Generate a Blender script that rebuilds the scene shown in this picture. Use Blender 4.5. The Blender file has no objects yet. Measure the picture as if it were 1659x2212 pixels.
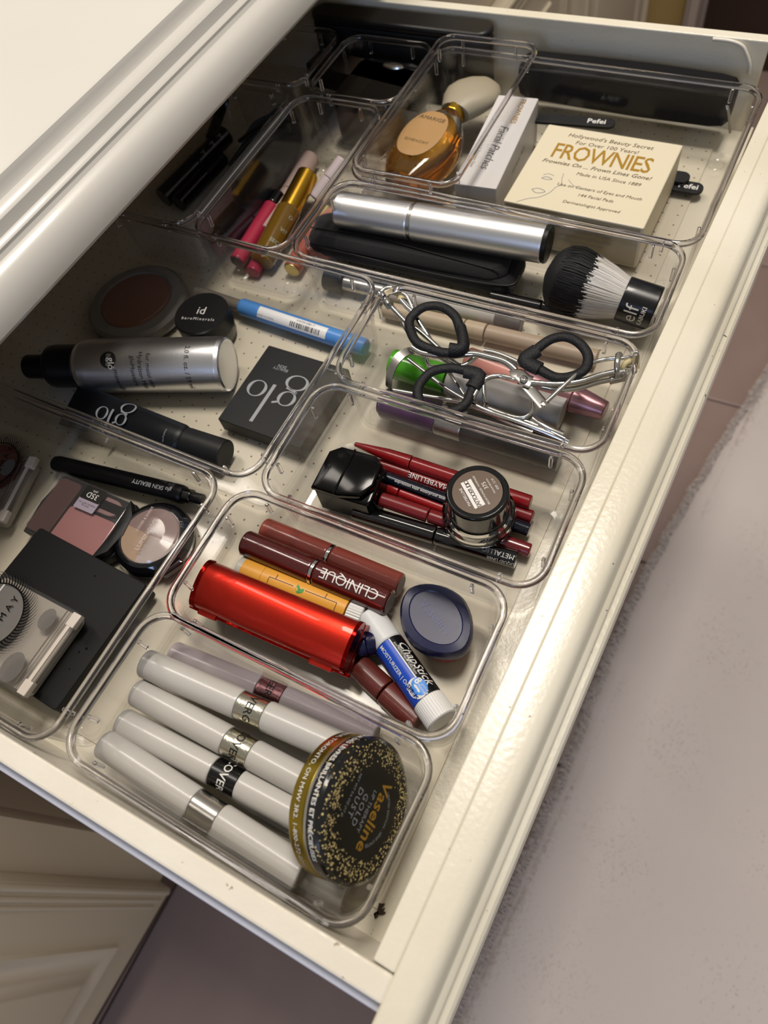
import bpy, bmesh, math, random
from mathutils import Vector, Matrix
random.seed(7)
S = 0.001                      # everything below is written in millimetres
C = bpy.context.scene.collection
PI = math.pi

# ------------------------------------------------------------------ camera
sc = bpy.context.scene
cam_d = bpy.data.cameras.new('camera'); cam = bpy.data.objects.new('camera', cam_d); C.objects.link(cam)
sc.camera = cam
cam.matrix_world = Matrix((((0.882876, -0.330877, 0.333242, -0.002963), (0.445497, 0.814573, -0.371489, 0.008918), (-0.148533, 0.476437, 0.866572, 0.347991), (0, 0, 0, 1))))
cam_d.sensor_width = 36; cam_d.lens = 25.0113
cam_d.clip_start = 0.01; cam_d.clip_end = 50
cam_d.dof.use_dof = True; cam_d.dof.focus_distance = 0.37; cam_d.dof.aperture_fstop = 9

# ------------------------------------------------------------------ world, lights, exposure
w = bpy.data.worlds.new('room_light'); sc.world = w; w.use_nodes = True
w.node_tree.nodes['Background'].inputs[0].default_value = (0.80, 0.76, 0.70, 1)
w.node_tree.nodes['Background'].inputs[1].default_value = 0.36
def area(name, loc, target, sx, sy, power, col):
    d = bpy.data.lights.new(name, 'AREA'); d.shape = 'RECTANGLE'; d.size = sx; d.size_y = sy
    d.energy = power; d.color = col
    o = bpy.data.objects.new(name, d); C.objects.link(o); o.location = loc
    o.rotation_euler = (Vector(target) - Vector(loc)).to_track_quat('-Z', 'Y').to_euler()
    return o
area('ceiling_lamp', (-0.06, 0.66, 1.80), (-0.06, 0.2, 0), 0.30, 0.55, 23, (1.0, 0.92, 0.82))
area('vanity_lamp', (-1.00, 0.55, 1.75), (-0.1, 0.25, 0), 0.26, 1.2, 15, (1.0, 0.91, 0.80))
area('window_daylight', (0.2, -1.9, 0.9), (-0.1, 0.2, 0), 0.4, 0.5, 8, (0.40, 0.58, 1.0))
sc.view_settings.view_transform = 'Standard'; sc.view_settings.look = 'None'
sc.view_settings.exposure = 0.0; sc.view_settings.gamma = 1.0; sc.view_settings.use_curve_mapping = False
sc.cycles.max_bounces = 14; sc.cycles.transparent_max_bounces = 64; sc.cycles.transmission_bounces = 14
sc.cycles.glossy_bounces = 5; sc.cycles.diffuse_bounces = 4
sc.cycles.sample_clamp_indirect = 6; sc.cycles.use_denoising = True
sc.cycles.caustics_refractive = False; sc.cycles.caustics_reflective = False

# ------------------------------------------------------------------ materials
def srgb(h):
    h = h.lstrip('#'); out = []
    for i in (0, 2, 4):
        c = int(h[i:i+2], 16) / 255
        out.append(c / 12.92 if c <= 0.04045 else ((c + 0.055) / 1.055) ** 2.4)
    return (*out, 1)
MATS = {}
def mat(name, col, rough=0.5, metal=0.0, bump=0.0, bscale=400, var=0.0, vscale=60, coat=0.0, trans=0.0, ior=1.45, alpha=1.0, spec=0.5, sheen=0.0):
    if name in MATS: return MATS[name]
    m = bpy.data.materials.new(name); m.use_nodes = True; nt = m.node_tree; p = nt.nodes['Principled BSDF']
    c = srgb(col) if isinstance(col, str) else col
    p.inputs['Base Color'].default_value = c; p.inputs['Roughness'].default_value = rough
    p.inputs['Metallic'].default_value = metal; p.inputs['Coat Weight'].default_value = coat
    p.inputs['Transmission Weight'].default_value = trans; p.inputs['IOR'].default_value = ior
    p.inputs['Alpha'].default_value = alpha; p.inputs['Specular IOR Level'].default_value = spec
    p.inputs['Sheen Weight'].default_value = sheen
    if bump or var:
        tc = nt.nodes.new('ShaderNodeTexCoord')
    if bump:
        n = nt.nodes.new('ShaderNodeTexNoise'); n.inputs['Scale'].default_value = bscale; n.inputs['Detail'].default_value = 3
        b = nt.nodes.new('ShaderNodeBump'); b.inputs['Strength'].default_value = bump; b.inputs['Distance'].default_value = 0.0006
        nt.links.new(tc.outputs['Object'], n.inputs['Vector']); nt.links.new(n.outputs['Fac'], b.inputs['Height']); nt.links.new(b.outputs['Normal'], p.inputs['Normal'])
    if var:
        n = nt.nodes.new('ShaderNodeTexNoise'); n.inputs['Scale'].default_value = vscale; n.inputs['Detail'].default_value = 4
        mx = nt.nodes.new('ShaderNodeMix'); mx.data_type = 'RGBA'
        mx.inputs[6].default_value = tuple(x * (1 - var) for x in c[:3]) + (1,); mx.inputs[7].default_value = tuple(min(1, x * (1 + var)) for x in c[:3]) + (1,)
        nt.links.new(tc.outputs['Object'], n.inputs['Vector']); nt.links.new(n.outputs['Fac'], mx.inputs[0]); nt.links.new(mx.outputs[2], p.inputs['Base Color'])
    MATS[name] = m; return m
def clear_mat(name, tint, refl=1.0, rough=0.04, ior=1.49, haze=0.0, hazecol=(0.8, 0.8, 0.8, 1)):
    """clear plastic sheet: see-through with Fresnel gloss, lets light through to what lies below"""
    if name in MATS: return MATS[name]
    m = bpy.data.materials.new(name); m.use_nodes = True; nt = m.node_tree; nt.nodes.clear()
    out = nt.nodes.new('ShaderNodeOutputMaterial'); tr = nt.nodes.new('ShaderNodeBsdfTransparent'); tr.inputs[0].default_value = tint
    gl = nt.nodes.new('ShaderNodeBsdfGlossy'); gl.inputs['Roughness'].default_value = rough
    lw = nt.nodes.new('ShaderNodeLayerWeight'); lw.inputs[0].default_value = 0.5      # Schlick reflectance from the facing ratio
    fr = nt.nodes.new('ShaderNodeMath'); fr.operation = 'POWER'; fr.inputs[1].default_value = 5; nt.links.new(lw.outputs['Facing'], fr.inputs[0])
    ma = nt.nodes.new('ShaderNodeMath'); ma.operation = 'MULTIPLY_ADD'; ma.inputs[1].default_value = 0.96; ma.inputs[2].default_value = 0.04; nt.links.new(fr.outputs[0], ma.inputs[0]); fr = ma
    mul = nt.nodes.new('ShaderNodeMath'); mul.operation = 'MULTIPLY'; mul.inputs[1].default_value = refl
    mx = nt.nodes.new('ShaderNodeMixShader'); nt.links.new(fr.outputs[0], mul.inputs[0]); nt.links.new(mul.outputs[0], mx.inputs[0])
    base = tr
    if haze:
        df = nt.nodes.new('ShaderNodeBsdfDiffuse'); df.inputs[0].default_value = hazecol
        m2 = nt.nodes.new('ShaderNodeMixShader'); m2.inputs[0].default_value = haze
        nt.links.new(tr.outputs[0], m2.inputs[1]); nt.links.new(df.outputs[0], m2.inputs[2]); base = m2
    nt.links.new(base.outputs[0], mx.inputs[1]); nt.links.new(gl.outputs[0], mx.inputs[2]); nt.links.new(mx.outputs[0], out.inputs[0])
    MATS[name] = m; return m
def speckle(name, col, spot, scale, thr, rough=0.35, bump=0.25, bscale=260, coat=0.0):
    """painted wood: orange-peel relief, small dirt specks and chips"""
    m = mat(name, col, rough, bump=bump, bscale=bscale, coat=coat); nt = m.node_tree; p = nt.nodes['Principled BSDF']
    tc = nt.nodes.new('ShaderNodeTexCoord'); v = nt.nodes.new('ShaderNodeTexNoise'); v.inputs['Scale'].default_value = scale; v.inputs['Detail'].default_value = 2
    r = nt.nodes.new('ShaderNodeValToRGB'); r.color_ramp.elements[0].position = thr; r.color_ramp.elements[1].position = thr + 0.03
    mx = nt.nodes.new('ShaderNodeMix'); mx.data_type = 'RGBA'; mx.inputs[6].default_value = srgb(col); mx.inputs[7].default_value = srgb(spot)
    n2 = nt.nodes.new('ShaderNodeTexNoise'); n2.inputs['Scale'].default_value = 12; n2.inputs['Detail'].default_value = 4
    r2 = nt.nodes.new('ShaderNodeValToRGB'); r2.color_ramp.elements[0].position = 0.35; r2.color_ramp.elements[0].color = (0.90, 0.88, 0.84, 1); r2.color_ramp.elements[1].position = 0.65
    mm = nt.nodes.new('ShaderNodeMix'); mm.data_type = 'RGBA'; mm.blend_type = 'MULTIPLY'; mm.inputs[0].default_value = 1
    L = nt.links.new
    L(tc.outputs['Object'], v.inputs['Vector']); L(tc.outputs['Object'], n2.inputs['Vector']); L(v.outputs['Fac'], r.inputs[0]); L(r.outputs[0], mx.inputs[0])
    L(n2.outputs['Fac'], r2.inputs[0]); L(mx.outputs[2], mm.inputs[6]); L(r2.outputs[0], mm.inputs[7]); L(mm.outputs[2], p.inputs['Base Color'])
    return m
PAINT = speckle('cream_paint', '#dfd9c8', '#7a6f5c', 330, 0.745, rough=0.24, bump=0.22, bscale=420)
PAINT2 = speckle('worn_cream_paint', '#e2dccf', '#a19684', 260, 0.72, rough=0.3, bump=0.5, bscale=180)
COUNTER = mat('cream_counter', '#d2cec6', 0.28, bump=0.06, bscale=120, var=0.04, vscale=8, coat=0.2)
CAB = mat('beige_cabinet_paint', '#c9bda8', 0.38, bump=0.08, bscale=150)
CHIP = mat('bare_caulk', '#c6c8d4', 0.4, bump=0.3)
DARKGAP = mat('gap_dark', '#3b3026', 0.8)
BLACK = mat('black_gloss_plastic', '#060607', 0.16, coat=0.3)
BLACKM = mat('black_matte_plastic', '#070708', 0.4, spec=.35)
CHAR = mat('charcoal_soft_plastic', '#131415', 0.5, bump=0.04, spec=.35)
FABRIC = mat('black_fabric', '#08080a', 0.85, bump=0.6, bscale=900, sheen=0.15)
RUBBER = mat('black_rubber', '#0c0d11', 0.6, bump=0.8, bscale=900, spec=.4)
CHROME = mat('chrome', '#cfcdc8', 0.12, 1.0)
STEEL = mat('brushed_steel', '#b9b6b0', 0.25, 1.0)
SILVER = mat('satin_silver', '#dcdcdc', 0.34, 1.0, bump=0.03, bscale=700)
GOLD = mat('gold_metal', '#c89a35', 0.24, 1.0)
PALEGOLD = mat('pale_gold_metal', '#c9b878', 0.35, 1.0)
WHITE = mat('white_plastic', '#d9d8d6', 0.35)
PEARL = mat('pearl_white_plastic', '#b9b6b1', 0.28, coat=0.25, bump=0.02, bscale=900)
PEARL2 = mat('pearl_lilac_plastic', '#b9adb0', 0.3, coat=0.25)
INKW = mat('white_print', '#d8d6d2', 0.5)
INKG = mat('grey_print', '#8d9094', 0.5)
INKB = mat('black_print', '#15130f', 0.5)
INKGOLD = mat('gold_print', '#c79a3c', 0.35, 0.6)
PLASTIC = clear_mat('clear_tray_plastic', (0.984, 0.984, 0.988, 1), 0.8, 0.09)
RIM = mat('clear_rim_plastic', (0.93, 0.92, 0.96, 1), 0.03, trans=1.0, ior=1.47)
CLEAR = clear_mat('clear_lid_plastic', (0.975, 0.97, 0.97, 1), 0.8, 0.12, haze=0.02)
GLASS = mat('clear_glass', (0.95, 0.95, 0.95, 1), 0.02, trans=1.0, ior=1.45)

# ------------------------------------------------------------------ mesh helpers
def finish(bm, sharp=38):
    bmesh.ops.remove_doubles(bm, verts=bm.verts, dist=1e-4)
    bmesh.ops.recalc_face_normals(bm, faces=bm.faces)
    lim = math.radians(sharp)
    for f in bm.faces:
        f.smooth = True
        if len(f.verts) > 8:
            for e in f.edges: e.smooth = False
    for e in bm.edges:
        if len(e.link_faces) == 2 and e.calc_face_angle(0) > lim: e.smooth = False
    return bm
def obj(name, bm, m, parent=None, mtx=None, sharp=38):
    finish(bm, sharp)
    me = bpy.data.meshes.new(name); bmesh.ops.scale(bm, vec=(S, S, S), verts=bm.verts); bm.to_mesh(me); bm.free()
    o = bpy.data.objects.new(name, me); C.objects.link(o); me.materials.append(m)
    if parent: o.parent = parent
    if mtx is not None:
        mtx = mtx.copy(); mtx.translation = mtx.translation * S; o.matrix_local = mtx
    return o
def tag(o, label=None, cat=None, group=None, kind=None):
    if label: o['label'] = label
    if cat: o['category'] = cat
    if group: o['group'] = group
    if kind: o['kind'] = kind
    return o
def thing(name, label, cat, mtx, group=None):
    o = bpy.data.objects.new(name, None); C.objects.link(o); o.empty_display_size = 0.01
    m = mtx.copy(); m.translation = m.translation * S; o.matrix_world = m
    return tag(o, label, cat, group)
def axis(p0, p1, hint=(0, 0, 1)):
    """frame at p0 whose Z runs to p1 and whose X is the hint direction made square to it; returns it and the length"""
    p0, p1 = Vector(p0), Vector(p1); z = (p1 - p0); L = z.length; z.normalize()
    x = Vector(hint); x = x - z * x.dot(z); x.normalize(); y = z.cross(x)
    m = Matrix((x, y, z)).transposed().to_4x4(); m.translation = p0
    return m, L
def plane(A, B_, Cc):
    """frame at A with X towards B and Y on the side of C; returns it with |AB| and the reach of C in Y"""
    A, B_, Cc = Vector(A), Vector(B_), Vector(Cc); x = B_ - A; L = x.length; x.normalize()
    z = x.cross(Cc - A).normalized()
    if z.z < 0: pass
    y = z.cross(x); m = Matrix((x, y, z)).transposed().to_4x4(); m.translation = A
    return m, L, (Cc - A).dot(y)
def flat(x, y, z=0, deg=0):
    return Matrix.Translation((x, y, z)) @ Matrix.Rotation(math.radians(deg), 4, 'Z')
def loft(rings, cap0=True, cap1=True, close=True):
    bm = bmesh.new(); vr = [[bm.verts.new(p) for p in r] for r in rings]; n = len(rings[0])
    for a, b in zip(vr, vr[1:]):
        for i in range(n if close else n - 1):
            j = (i + 1) % n
            bm.faces.new((a[i], a[j], b[j], b[i]))
    if cap0: bm.faces.new(list(reversed(vr[0])))
    if cap1: bm.faces.new(vr[-1])
    return bm
def brace(items, lerp):
    """add support loops just inside long spans so that smooth shading stays on the rounded edges"""
    out = [items[0]]
    for a, b in zip(items, items[1:]):
        d, f_ = lerp(a, b, None), None
        if d > 1.0:
            t = .12 / d; out += [lerp(a, b, t), lerp(a, b, 1 - t)]
        out.append(b)
    return out
def lerp2(a, b, t):
    if t is None: return math.dist(a, b)
    return tuple(p + (q - p) * t for p, q in zip(a, b))
def lerpring(a, b, t):
    if t is None: return max(math.dist(p, q) for p, q in zip(a, b))
    return [tuple(p_ + (q_ - p_) * t for p_, q_ in zip(p, q)) for p, q in zip(a, b)]
def lathe(prof, seg=40, ring=False):
    """profile of (radius, z); radius 0 closes an end, ring=True leaves the middle open"""
    rings = []
    for r, z in brace(prof, lerp2):
        r = max(r, 0.001)
        rings.append([(r * math.cos(2 * PI * i / seg), r * math.sin(2 * PI * i / seg), z) for i in range(seg)])
    return loft(rings, not ring, not ring)
def rod(r, z0, z1, b=0.5, seg=36, r1=None):
    r1 = r if r1 is None else r1
    return lathe([(r - b, z0), (r - b * .3, z0 + b * .3), (r, z0 + b), (r1, z1 - b), (r1 - b * .3, z1 - b * .3), (r1 - b, z1)], seg)
def rrect(w_, h_, r, n=6):
    pts = []
    for cx, cy, a0 in ((w_ / 2 - r, h_ / 2 - r, 0), (-w_ / 2 + r, h_ / 2 - r, 90), (-w_ / 2 + r, -h_ / 2 + r, 180), (w_ / 2 - r, -h_ / 2 + r, 270)):
        for k in range(n + 1):
            a = math.radians(a0 + 90 * k / n); pts.append((cx + r * math.cos(a), cy + r * math.sin(a)))
    return pts
def shrink(pts, d):
    """move an outline of counter-clockwise points inwards by d"""
    n = len(pts); out = []
    for i in range(n):
        a, b, c = Vector(pts[i - 1]), Vector(pts[i]), Vector(pts[(i + 1) % n])
        e1 = (b - a); e2 = (c - b)
        e1 = e1.normalized() if e1.length > 1e-6 else e2.normalized(); e2 = e2.normalized() if e2.length > 1e-6 else e1
        n1 = Vector((-e1.y, e1.x)); n2 = Vector((-e2.y, e2.x)); nn = (n1 + n2)
        nn = nn / max(0.3, nn.dot(n1)) if nn.length > 1e-6 else n1
        out.append((b.x + nn.x * d, b.y + nn.y * d))
    return out
def prism(pts, z0, z1, b=0.6, top=None):
    f = lambda d, z: [(x, y, z) for x, y in shrink(pts, d)]
    return loft(brace([f(b, z0), f(b * .3, z0 + b * .3), f(0, z0 + b), f(0, z1 - b), f(b * .3, z1 - b * .3), f(b, z1)], lerpring))
def slab(w_, h_, z0, z1, r=1.5, b=0.6, cx=0, cy=0, n=5):
    return prism([(x + cx, y + cy) for x, y in rrect(w_, h_, r, n)], z0, z1, b)
def box(x0, x1, y0, y1, z0, z1, b=0.4):
    return slab(x1 - x0, y1 - y0, z0, z1, max(b, 0.05), b, (x0 + x1) / 2, (y0 + y1) / 2, 2)
def spline(pts, k=6, closed=False):
    P_ = [Vector(p) for p in pts]; n = len(P_); out = []
    rng = range(n if closed else n - 1)
    g = (lambda i: P_[i % n]) if closed else (lambda i: P_[max(0, min(n - 1, i))])
    for i in rng:
        a, b, c, d = g(i - 1), g(i), g(i + 1), g(i + 2)
        for s in range(k):
            t = s / k
            out.append(0.5 * ((2 * b) + (c - a) * t + (2 * a - 5 * b + 4 * c - d) * t * t + (3 * b - a - 3 * c + d) * t ** 3))
    if not closed: out.append(P_[-1])
    return out
def sweep(pts, r, seg=12, k=6, closed=False, flatz=1.0, radii=None):
    P_ = spline(pts, k, closed) if k > 1 else [Vector(p) for p in pts]
    n = len(P_); rings = []; up = Vector((0, 0, 1))
    for i, p in enumerate(P_):
        t = (P_[(i + 1) % n] - P_[i - 1]) if closed else (P_[min(n - 1, i + 1)] - P_[max(0, i - 1)])
        t.normalize(); u = up - t * up.dot(t)
        if u.length < 0.1: u = Vector((1, 0, 0)) - t * t.x
        u.normalize(); v = t.cross(u)
        rr = r if radii is None else radii[0] + (radii[1] - radii[0]) * i / (n - 1)
        rings.append([p + rr * (math.cos(2 * PI * j / seg) * v + flatz * math.sin(2 * PI * j / seg) * u) for j in range(seg)])
    if closed: rings.append(rings[0])
    return loft(rings, not closed, not closed)
def tube(name, pts, r, m, parent, **kw):
    return obj(name, sweep(pts, r, **kw), m, parent)
def glyphs(s, size, extrude=0.0, shear=0.0, space=1.0, bold=0.0):
    cu = bpy.data.curves.new('t', 'FONT'); cu.body = s; cu.size = size; cu.align_x = 'CENTER'; cu.align_y = 'CENTER'
    cu.resolution_u = 2; cu.shear = shear; cu.space_character = space; cu.offset = bold
    o = bpy.data.objects.new('t', cu); C.objects.link(o)
    bpy.context.view_layer.update()
    me = bpy.data.meshes.new_from_object(o.evaluated_get(bpy.context.evaluated_depsgraph_get()))
    vs = [v.co.copy() for v in me.vertices]; fs = [tuple(p.vertices) for p in me.polygons]
    bpy.data.objects.remove(o); bpy.data.curves.remove(cu); bpy.data.meshes.remove(me)
    return vs, fs
def lettering(s, size, m, parent, f, name='lettering', **kw):
    """letters mapped through f(u, v) on to the surface they are printed on"""
    vs, fs = glyphs(s, size, **kw)
    if getattr(f, 'wrap', None):
        # cut the letters into strips so that they follow the curve
        i_ = 1 if f.wrap == 'v' else 0; bm = bmesh.new(); vv = [bm.verts.new(v) for v in vs]
        for q in fs:
            try: bm.faces.new([vv[k] for k in q])
            except ValueError: pass
        lo, hi = min(v[i_] for v in vs), max(v[i_] for v in vs); st = max(.35, f.step); no = (0, 1, 0) if i_ else (1, 0, 0)
        c = math.floor(lo / st) * st + st
        while c < hi:
            g = bm.verts[:] + bm.edges[:] + bm.faces[:]
            bmesh.ops.bisect_plane(bm, geom=g, plane_co=(0, c, 0) if i_ else (c, 0, 0), plane_no=no); c += st
        bm.verts.index_update(); vs = [v.co.copy() for v in bm.verts]; fs = [tuple(v.index for v in q.verts) for q in bm.faces]; bm.free()
    me = bpy.data.meshes.new(name); me.from_pydata([Vector(f(v.x, v.y)) * S for v in vs], [], fs); me.materials.append(m)
    o = bpy.data.objects.new(name, me); C.objects.link(o); o.parent = parent
    return o
def on_flat(x, y, z, deg=0, mir=1):
    c, s_ = math.cos(math.radians(deg)), math.sin(math.radians(deg))
    return lambda u, v: (x + c * u - s_ * v, y + s_ * u + c * v, z)
def on_side(r, a, z, way=1, off=0.08):
    """along a tube: way=1 reads towards +Z, -1 towards -Z; a is the angle from the tube's X in degrees"""
    def f(u, v):
        t = math.radians(a) - way * v / r
        return ((r + off) * math.cos(t), (r + off) * math.sin(t), z + way * u)
    f.wrap = 'v'; f.step = r * .16
    return f
def on_ring(r, a, z, way=1, off=0.08):
    """round a tube: way=1 letters stand up towards +Z"""
    def f(u, v):
        t = math.radians(a) + way * u / r
        return ((r + off) * math.cos(t), (r + off) * math.sin(t), z + way * v)
    f.wrap = 'u'; f.step = r * .16
    return f

# ================================================================== the setting
FZ = -605
SK = math.radians(-1.6)        # cabinet and drawer front stand 1.6 degrees off the drawer sides
fl = thing('floor', None, None, flat(0, 0, 0)); fl['kind'] = 'structure'
TILE = [mat('tile_%d' % i, c, 0.35, bump=0.25, bscale=40, var=0.16, vscale=9) for i, c in enumerate(('#99837b', '#917b72', '#a08b83'))]
GROUT = mat('grout', '#5b4b44', 0.85)
obj('grout_bed', box(-900, 1200, -900, 2600, FZ - 12, FZ - 3, 0.1), GROUT, fl)
tmesh = [obj('tile', slab(303, 303, -8, 0, 3, 1.4), t, fl) for t in TILE]
first = list(tmesh); k = 0
for i in range(-2, 4):
    for j in range(-3, 8):
        if k < 3: o = first[k]
        else:
            o = bpy.data.objects.new('tile', first[random.randrange(3)].data); C.objects.link(o); o.parent = fl
        o.location = ((-222 + 306 * i) * S, (26 + 306 * j + 0) * S, FZ * S); o.rotation_euler.z = random.choice((0, PI / 2, PI)); k += 1
# rug
rugpts = [(-60, -500), (-30, -250), (-13, -114), (-3, 20), (7, 188), (8, 309), (18, 469), (46, 660), (82, 861), (110, 1050), (900, 1100), (900, -500)]
rug = thing('rug', 'plush off-white rug with soft tufted edge lying on the tiles before the drawer', 'rug', flat(0, 0, 0))
rm = mat('rug_pile', '#d3c8c2', 0.95, bump=0.9, bscale=420, var=0.10, vscale=5, sheen=0.3)
edge = spline([(x, y, 0) for x, y in rugpts[:10]], 12)
edge2 = [(p.x + 1.2 * math.sin(p.y * .09) + random.uniform(-.6, .6), p.y) for p in edge]
rb = bmesh.new(); cols = 46; grid = []
for (x, y) in edge2:
    row = []
    for c in range(cols + 1):
        t = (c / cols) ** 1.6; xx = x + t * (900 - x)
        h = 15 * (1 - math.exp(-(xx - x) / 6.0)) + 1.2 * math.sin(xx * .031 + y * .017) * math.sin(y * .023 - xx * .011) * min(1, (xx - x) / 40)
        row.append(rb.verts.new((xx, y, FZ + 1 + h)))
    grid.append(row)
for a, b in zip(grid, grid[1:]):
    for c in range(cols): rb.faces.new((a[c], a[c + 1], b[c + 1], b[c]))
obj('backing', rb, rm, rug)
hb = bmesh.new()
def strand(x, y, z, dx, dy, h, wd=0.7):
    a = hb.verts.new((x - wd * dy, y + wd * dx, z)); b = hb.verts.new((x + wd * dy, y - wd * dx, z))
    c = hb.verts.new((x + dx * h * .5 + wd * dy * .6, y + dy * h * .5 - wd * dx * .6, z + h * .75)); d = hb.verts.new((x + dx * h * .5 - wd * dy * .6, y + dy * h * .5 + wd * dx * .6, z + h * .75))
    e = hb.verts.new((x + dx * h, y + dy * h, z + h * .6)); hb.faces.new((a, b, c, d)); hb.faces.new((d, c, e))
for i in range(len(edge2) - 1):
    (xa, ya), (xb, yb) = edge2[i], edge2[i + 1]
    for q in range(130):
        t = random.random(); x = xa + t * (xb - xa) + random.uniform(-1, 8); y = ya + t * (yb - ya)
        an = PI + random.gauss(0, .5); strand(x, y, FZ + 2 + random.uniform(0, 10), math.cos(an), math.sin(an), random.uniform(4, 9))
def rugz(x, y):
    return FZ + 1 + 15
for q in range(16000):
    y = random.uniform(-330, 950)
    xe = -13 + (y + 114) * .09 + 4
    x = xe + 6 + (random.random() ** 2.2) * 260
    an = random.uniform(0, 2 * PI); strand(x, y, rugz(x, y) - 3.6, math.cos(an) * .6, math.sin(an) * .6, random.uniform(3.5, 6), 0.9)
pile = obj('pile', hb, rm, rug); pile['kind'] = 'stuff'
# knee-hole vanity: near cabinet, far cabinet, countertop
CF = Matrix.Translation((-352, -130, 0)) @ Matrix.Rotation(SK, 4, 'Z')      # face plane of the cabinets: local x = 0
def moulding(prof, y0, y1):
    """profile of (x, z) carried straight along y"""
    return loft([[(x, y0, z) for x, z in prof], [(x, y1, z) for x, z in prof]])
vc = thing('vanity_cabinet', 'cream painted vanity cabinet with raised panel door beside the open knee space', 'cabinet', CF)
zb = -500
obj('face_frame', box(-20, 0, -560, 26, zb, 60, 0.5), CAB, vc)
obj('side_panel', box(-520, -20, 8, 26, zb, 62, 0.4), CAB, vc)
obj('toe_kick', box(-60, -22, -560, 20, FZ, zb, 0.3), mat('toe_kick', '#6b5a52', 0.6), vc)
def door(parent, y0, y1, z0, z1):
    d = obj('door', box(0.3, 16, y0, y1, z0, z1, 1.0), CAB, parent)
    for dy, r in ((4, 3.2), (13, 2.2), (20, 1.8)):
        for yy in (y0 + dy, y1 - dy):
            pts = [(16, yy, z0 + dy), (16, yy, z1 - dy)]
            obj('moulding', sweep(pts, r, seg=10, k=1), CAB, d)
        for zz in (z1 - dy,):
            obj('moulding', sweep([(16, y0 + dy, zz), (16, y1 - dy, zz)], r, seg=10, k=1), CAB, d)
    # sunk panel: a frame of four bevel boards round a raised field
    m = 60; bz = [(16.2, y0 + m, z0 + m * .9), (16.2, y1 - m, z0 + m * .9), (16.2, y1 - m, z1 - m), (16.2, y0 + m, z1 - m)]
    def ring(x, i): return [(x, y0 + m + i, z0 + m * .9 + i), (x, y1 - m - i, z0 + m * .9 + i), (x, y1 - m - i, z1 - m - i), (x, y0 + m + i, z1 - m - i)]
    obj('panel', loft([ring(15.9, -3), ring(19.5, -1), ring(19, 2), ring(17, 6), ring(16.5, 22), ring(21, 30), ring(21.5, 34)]), CAB, d)
    return d
door(vc, -420, -13, zb + 0.3, 40)
fc = thing('vanity_cabinet', 'far cream vanity cabinet past the knee space, seen over the drawer side', 'cabinet', CF)
obj('face_frame', box(-20, 0, 716, 1500, zb, 60, 0.5), CAB, fc)
obj('side_panel', box(-520, -20, 716, 734, zb, 62, 0.4), CAB, fc)
door(fc, 760, 1080, -450, -60); door(fc, 1100, 1480, -450, -60)
obj('knee_back_light_stop', box(-540, -522, -560, 1500, FZ, 101, 0.3), CAB, vc)  # unseen back, added up to the countertop to keep light out from behind
ct = thing('countertop', 'cream marble-look countertop with stepped moulded edge above the drawer', 'countertop', CF)
n0 = (26.6, 103.5)
prof = [(-560, 150), (-5.5, 150), (-3.2, 149.0), (-2.2, 146.6), (-1.8, 144.0), (-0.2, 142.0), (3.4, 140.8), (5.6, 138.6), (6.2, 135.2), (6.8, 133.0), (9.0, 132.0), (10.0, 131.0), (9.8, 129.2), (11.0, 127.4), (15.0, 125.6), (18.6, 121.8), (21.0, 116.4), (22.2, 110.6), (22.2, 106.4), (20.6, 103.8), (17.5, 102.8), (-560, 102.6)]
obj('top', moulding(list(reversed(prof)), -700, 1700), COUNTER, ct, sharp=30)
obj('drawer_rail', box(-32, -20, -560, 1500, 86, 101, 0.4), CAB, vc)

# far wall with yellow paint, white door trim and the dark doorway
wf = tag(obj('wall_far', box(-1600, -262, 1560, 1600, FZ, 700, 0.2), mat('yellow_wall_paint', '#b59a63', 0.8, var=0.05, vscale=4)), kind='structure')
tr = tag(obj('trim_1', moulding([(-262, FZ), (-262, 900), (-240, 900), (-240, FZ)], 1535, 1600), mat('white_trim', '#b6aaa2', 0.5)), kind='structure')
obj('moulding', box(-255, -247, 1528, 1535, FZ, 900, 2), MATS['white_trim'], tr)
db = tag(obj('doorway_dark', box(-240, 900, 1640, 1660, FZ, 900, 0.3), mat('doorway_darkness', '#3b2c25', 0.5, var=0.15, vscale=12)), kind='structure')  # brown sheet whose colour stands in for the darkness of the open doorway

# ================================================================== the drawer
dr = thing('drawer', 'open cream painted vanity drawer full of clear organiser trays', 'drawer', flat(0, 0, 0))
obj('bottom', box(-520, -30, -34, 540, -8, -1.2, 0.2), PAINT, dr)
sn = obj('side_panel', box(-540, -28.5, -38.2, -28.4, -55, 60, 1.2), PAINT2, dr)
obj('bare_edge', box(-540, -28, -42.0, -37.9, -55, 52, 0.8), CHIP, sn)
obj('side_panel', box(-540, -36, 533.5, 541.5, -55, 60, 0.8), PAINT, dr)
FR = Matrix.Translation((-37.5, -28, 0)) @ Matrix.Rotation(SK, 4, 'Z')
obj('front_board', box(0, 8.8, 0.2, 562, -8, 60, 0.8), PAINT, dr, FR)
FP = Matrix.Translation((-29.2, -28, 0)) @ Matrix.Rotation(SK, 4, 'Z')
fprof = [(0.3, -75), (0.3, 59.2), (1.0, 60), (9.5, 60), (12.2, 59.3), (14.4, 57.2), (15.6, 54), (16.0, 50.5), (16.5, 48.6), (17.8, 48.2), (18.8, 47.2), (18.6, 45.4), (19.4, 43.8), (21.4, 43.6), (22.6, 42.4), (22.8, 40), (22.8, -75)]
obj('front_panel', moulding(list(reversed(fprof)), -70, 700), PAINT, dr, FP, sharp=34)
obj('caulk_drip', sweep([(-70.9, 532.6, 58.6), (-60.6, 532.2, 58.8), (-52.3, 532, 56.9), (-47.4, 532, 51.6), (-43.9, 532, 45.5), (-42.8, 532, 39.5)], 1.1, seg=10, k=5), PAINT2, dr)
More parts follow.
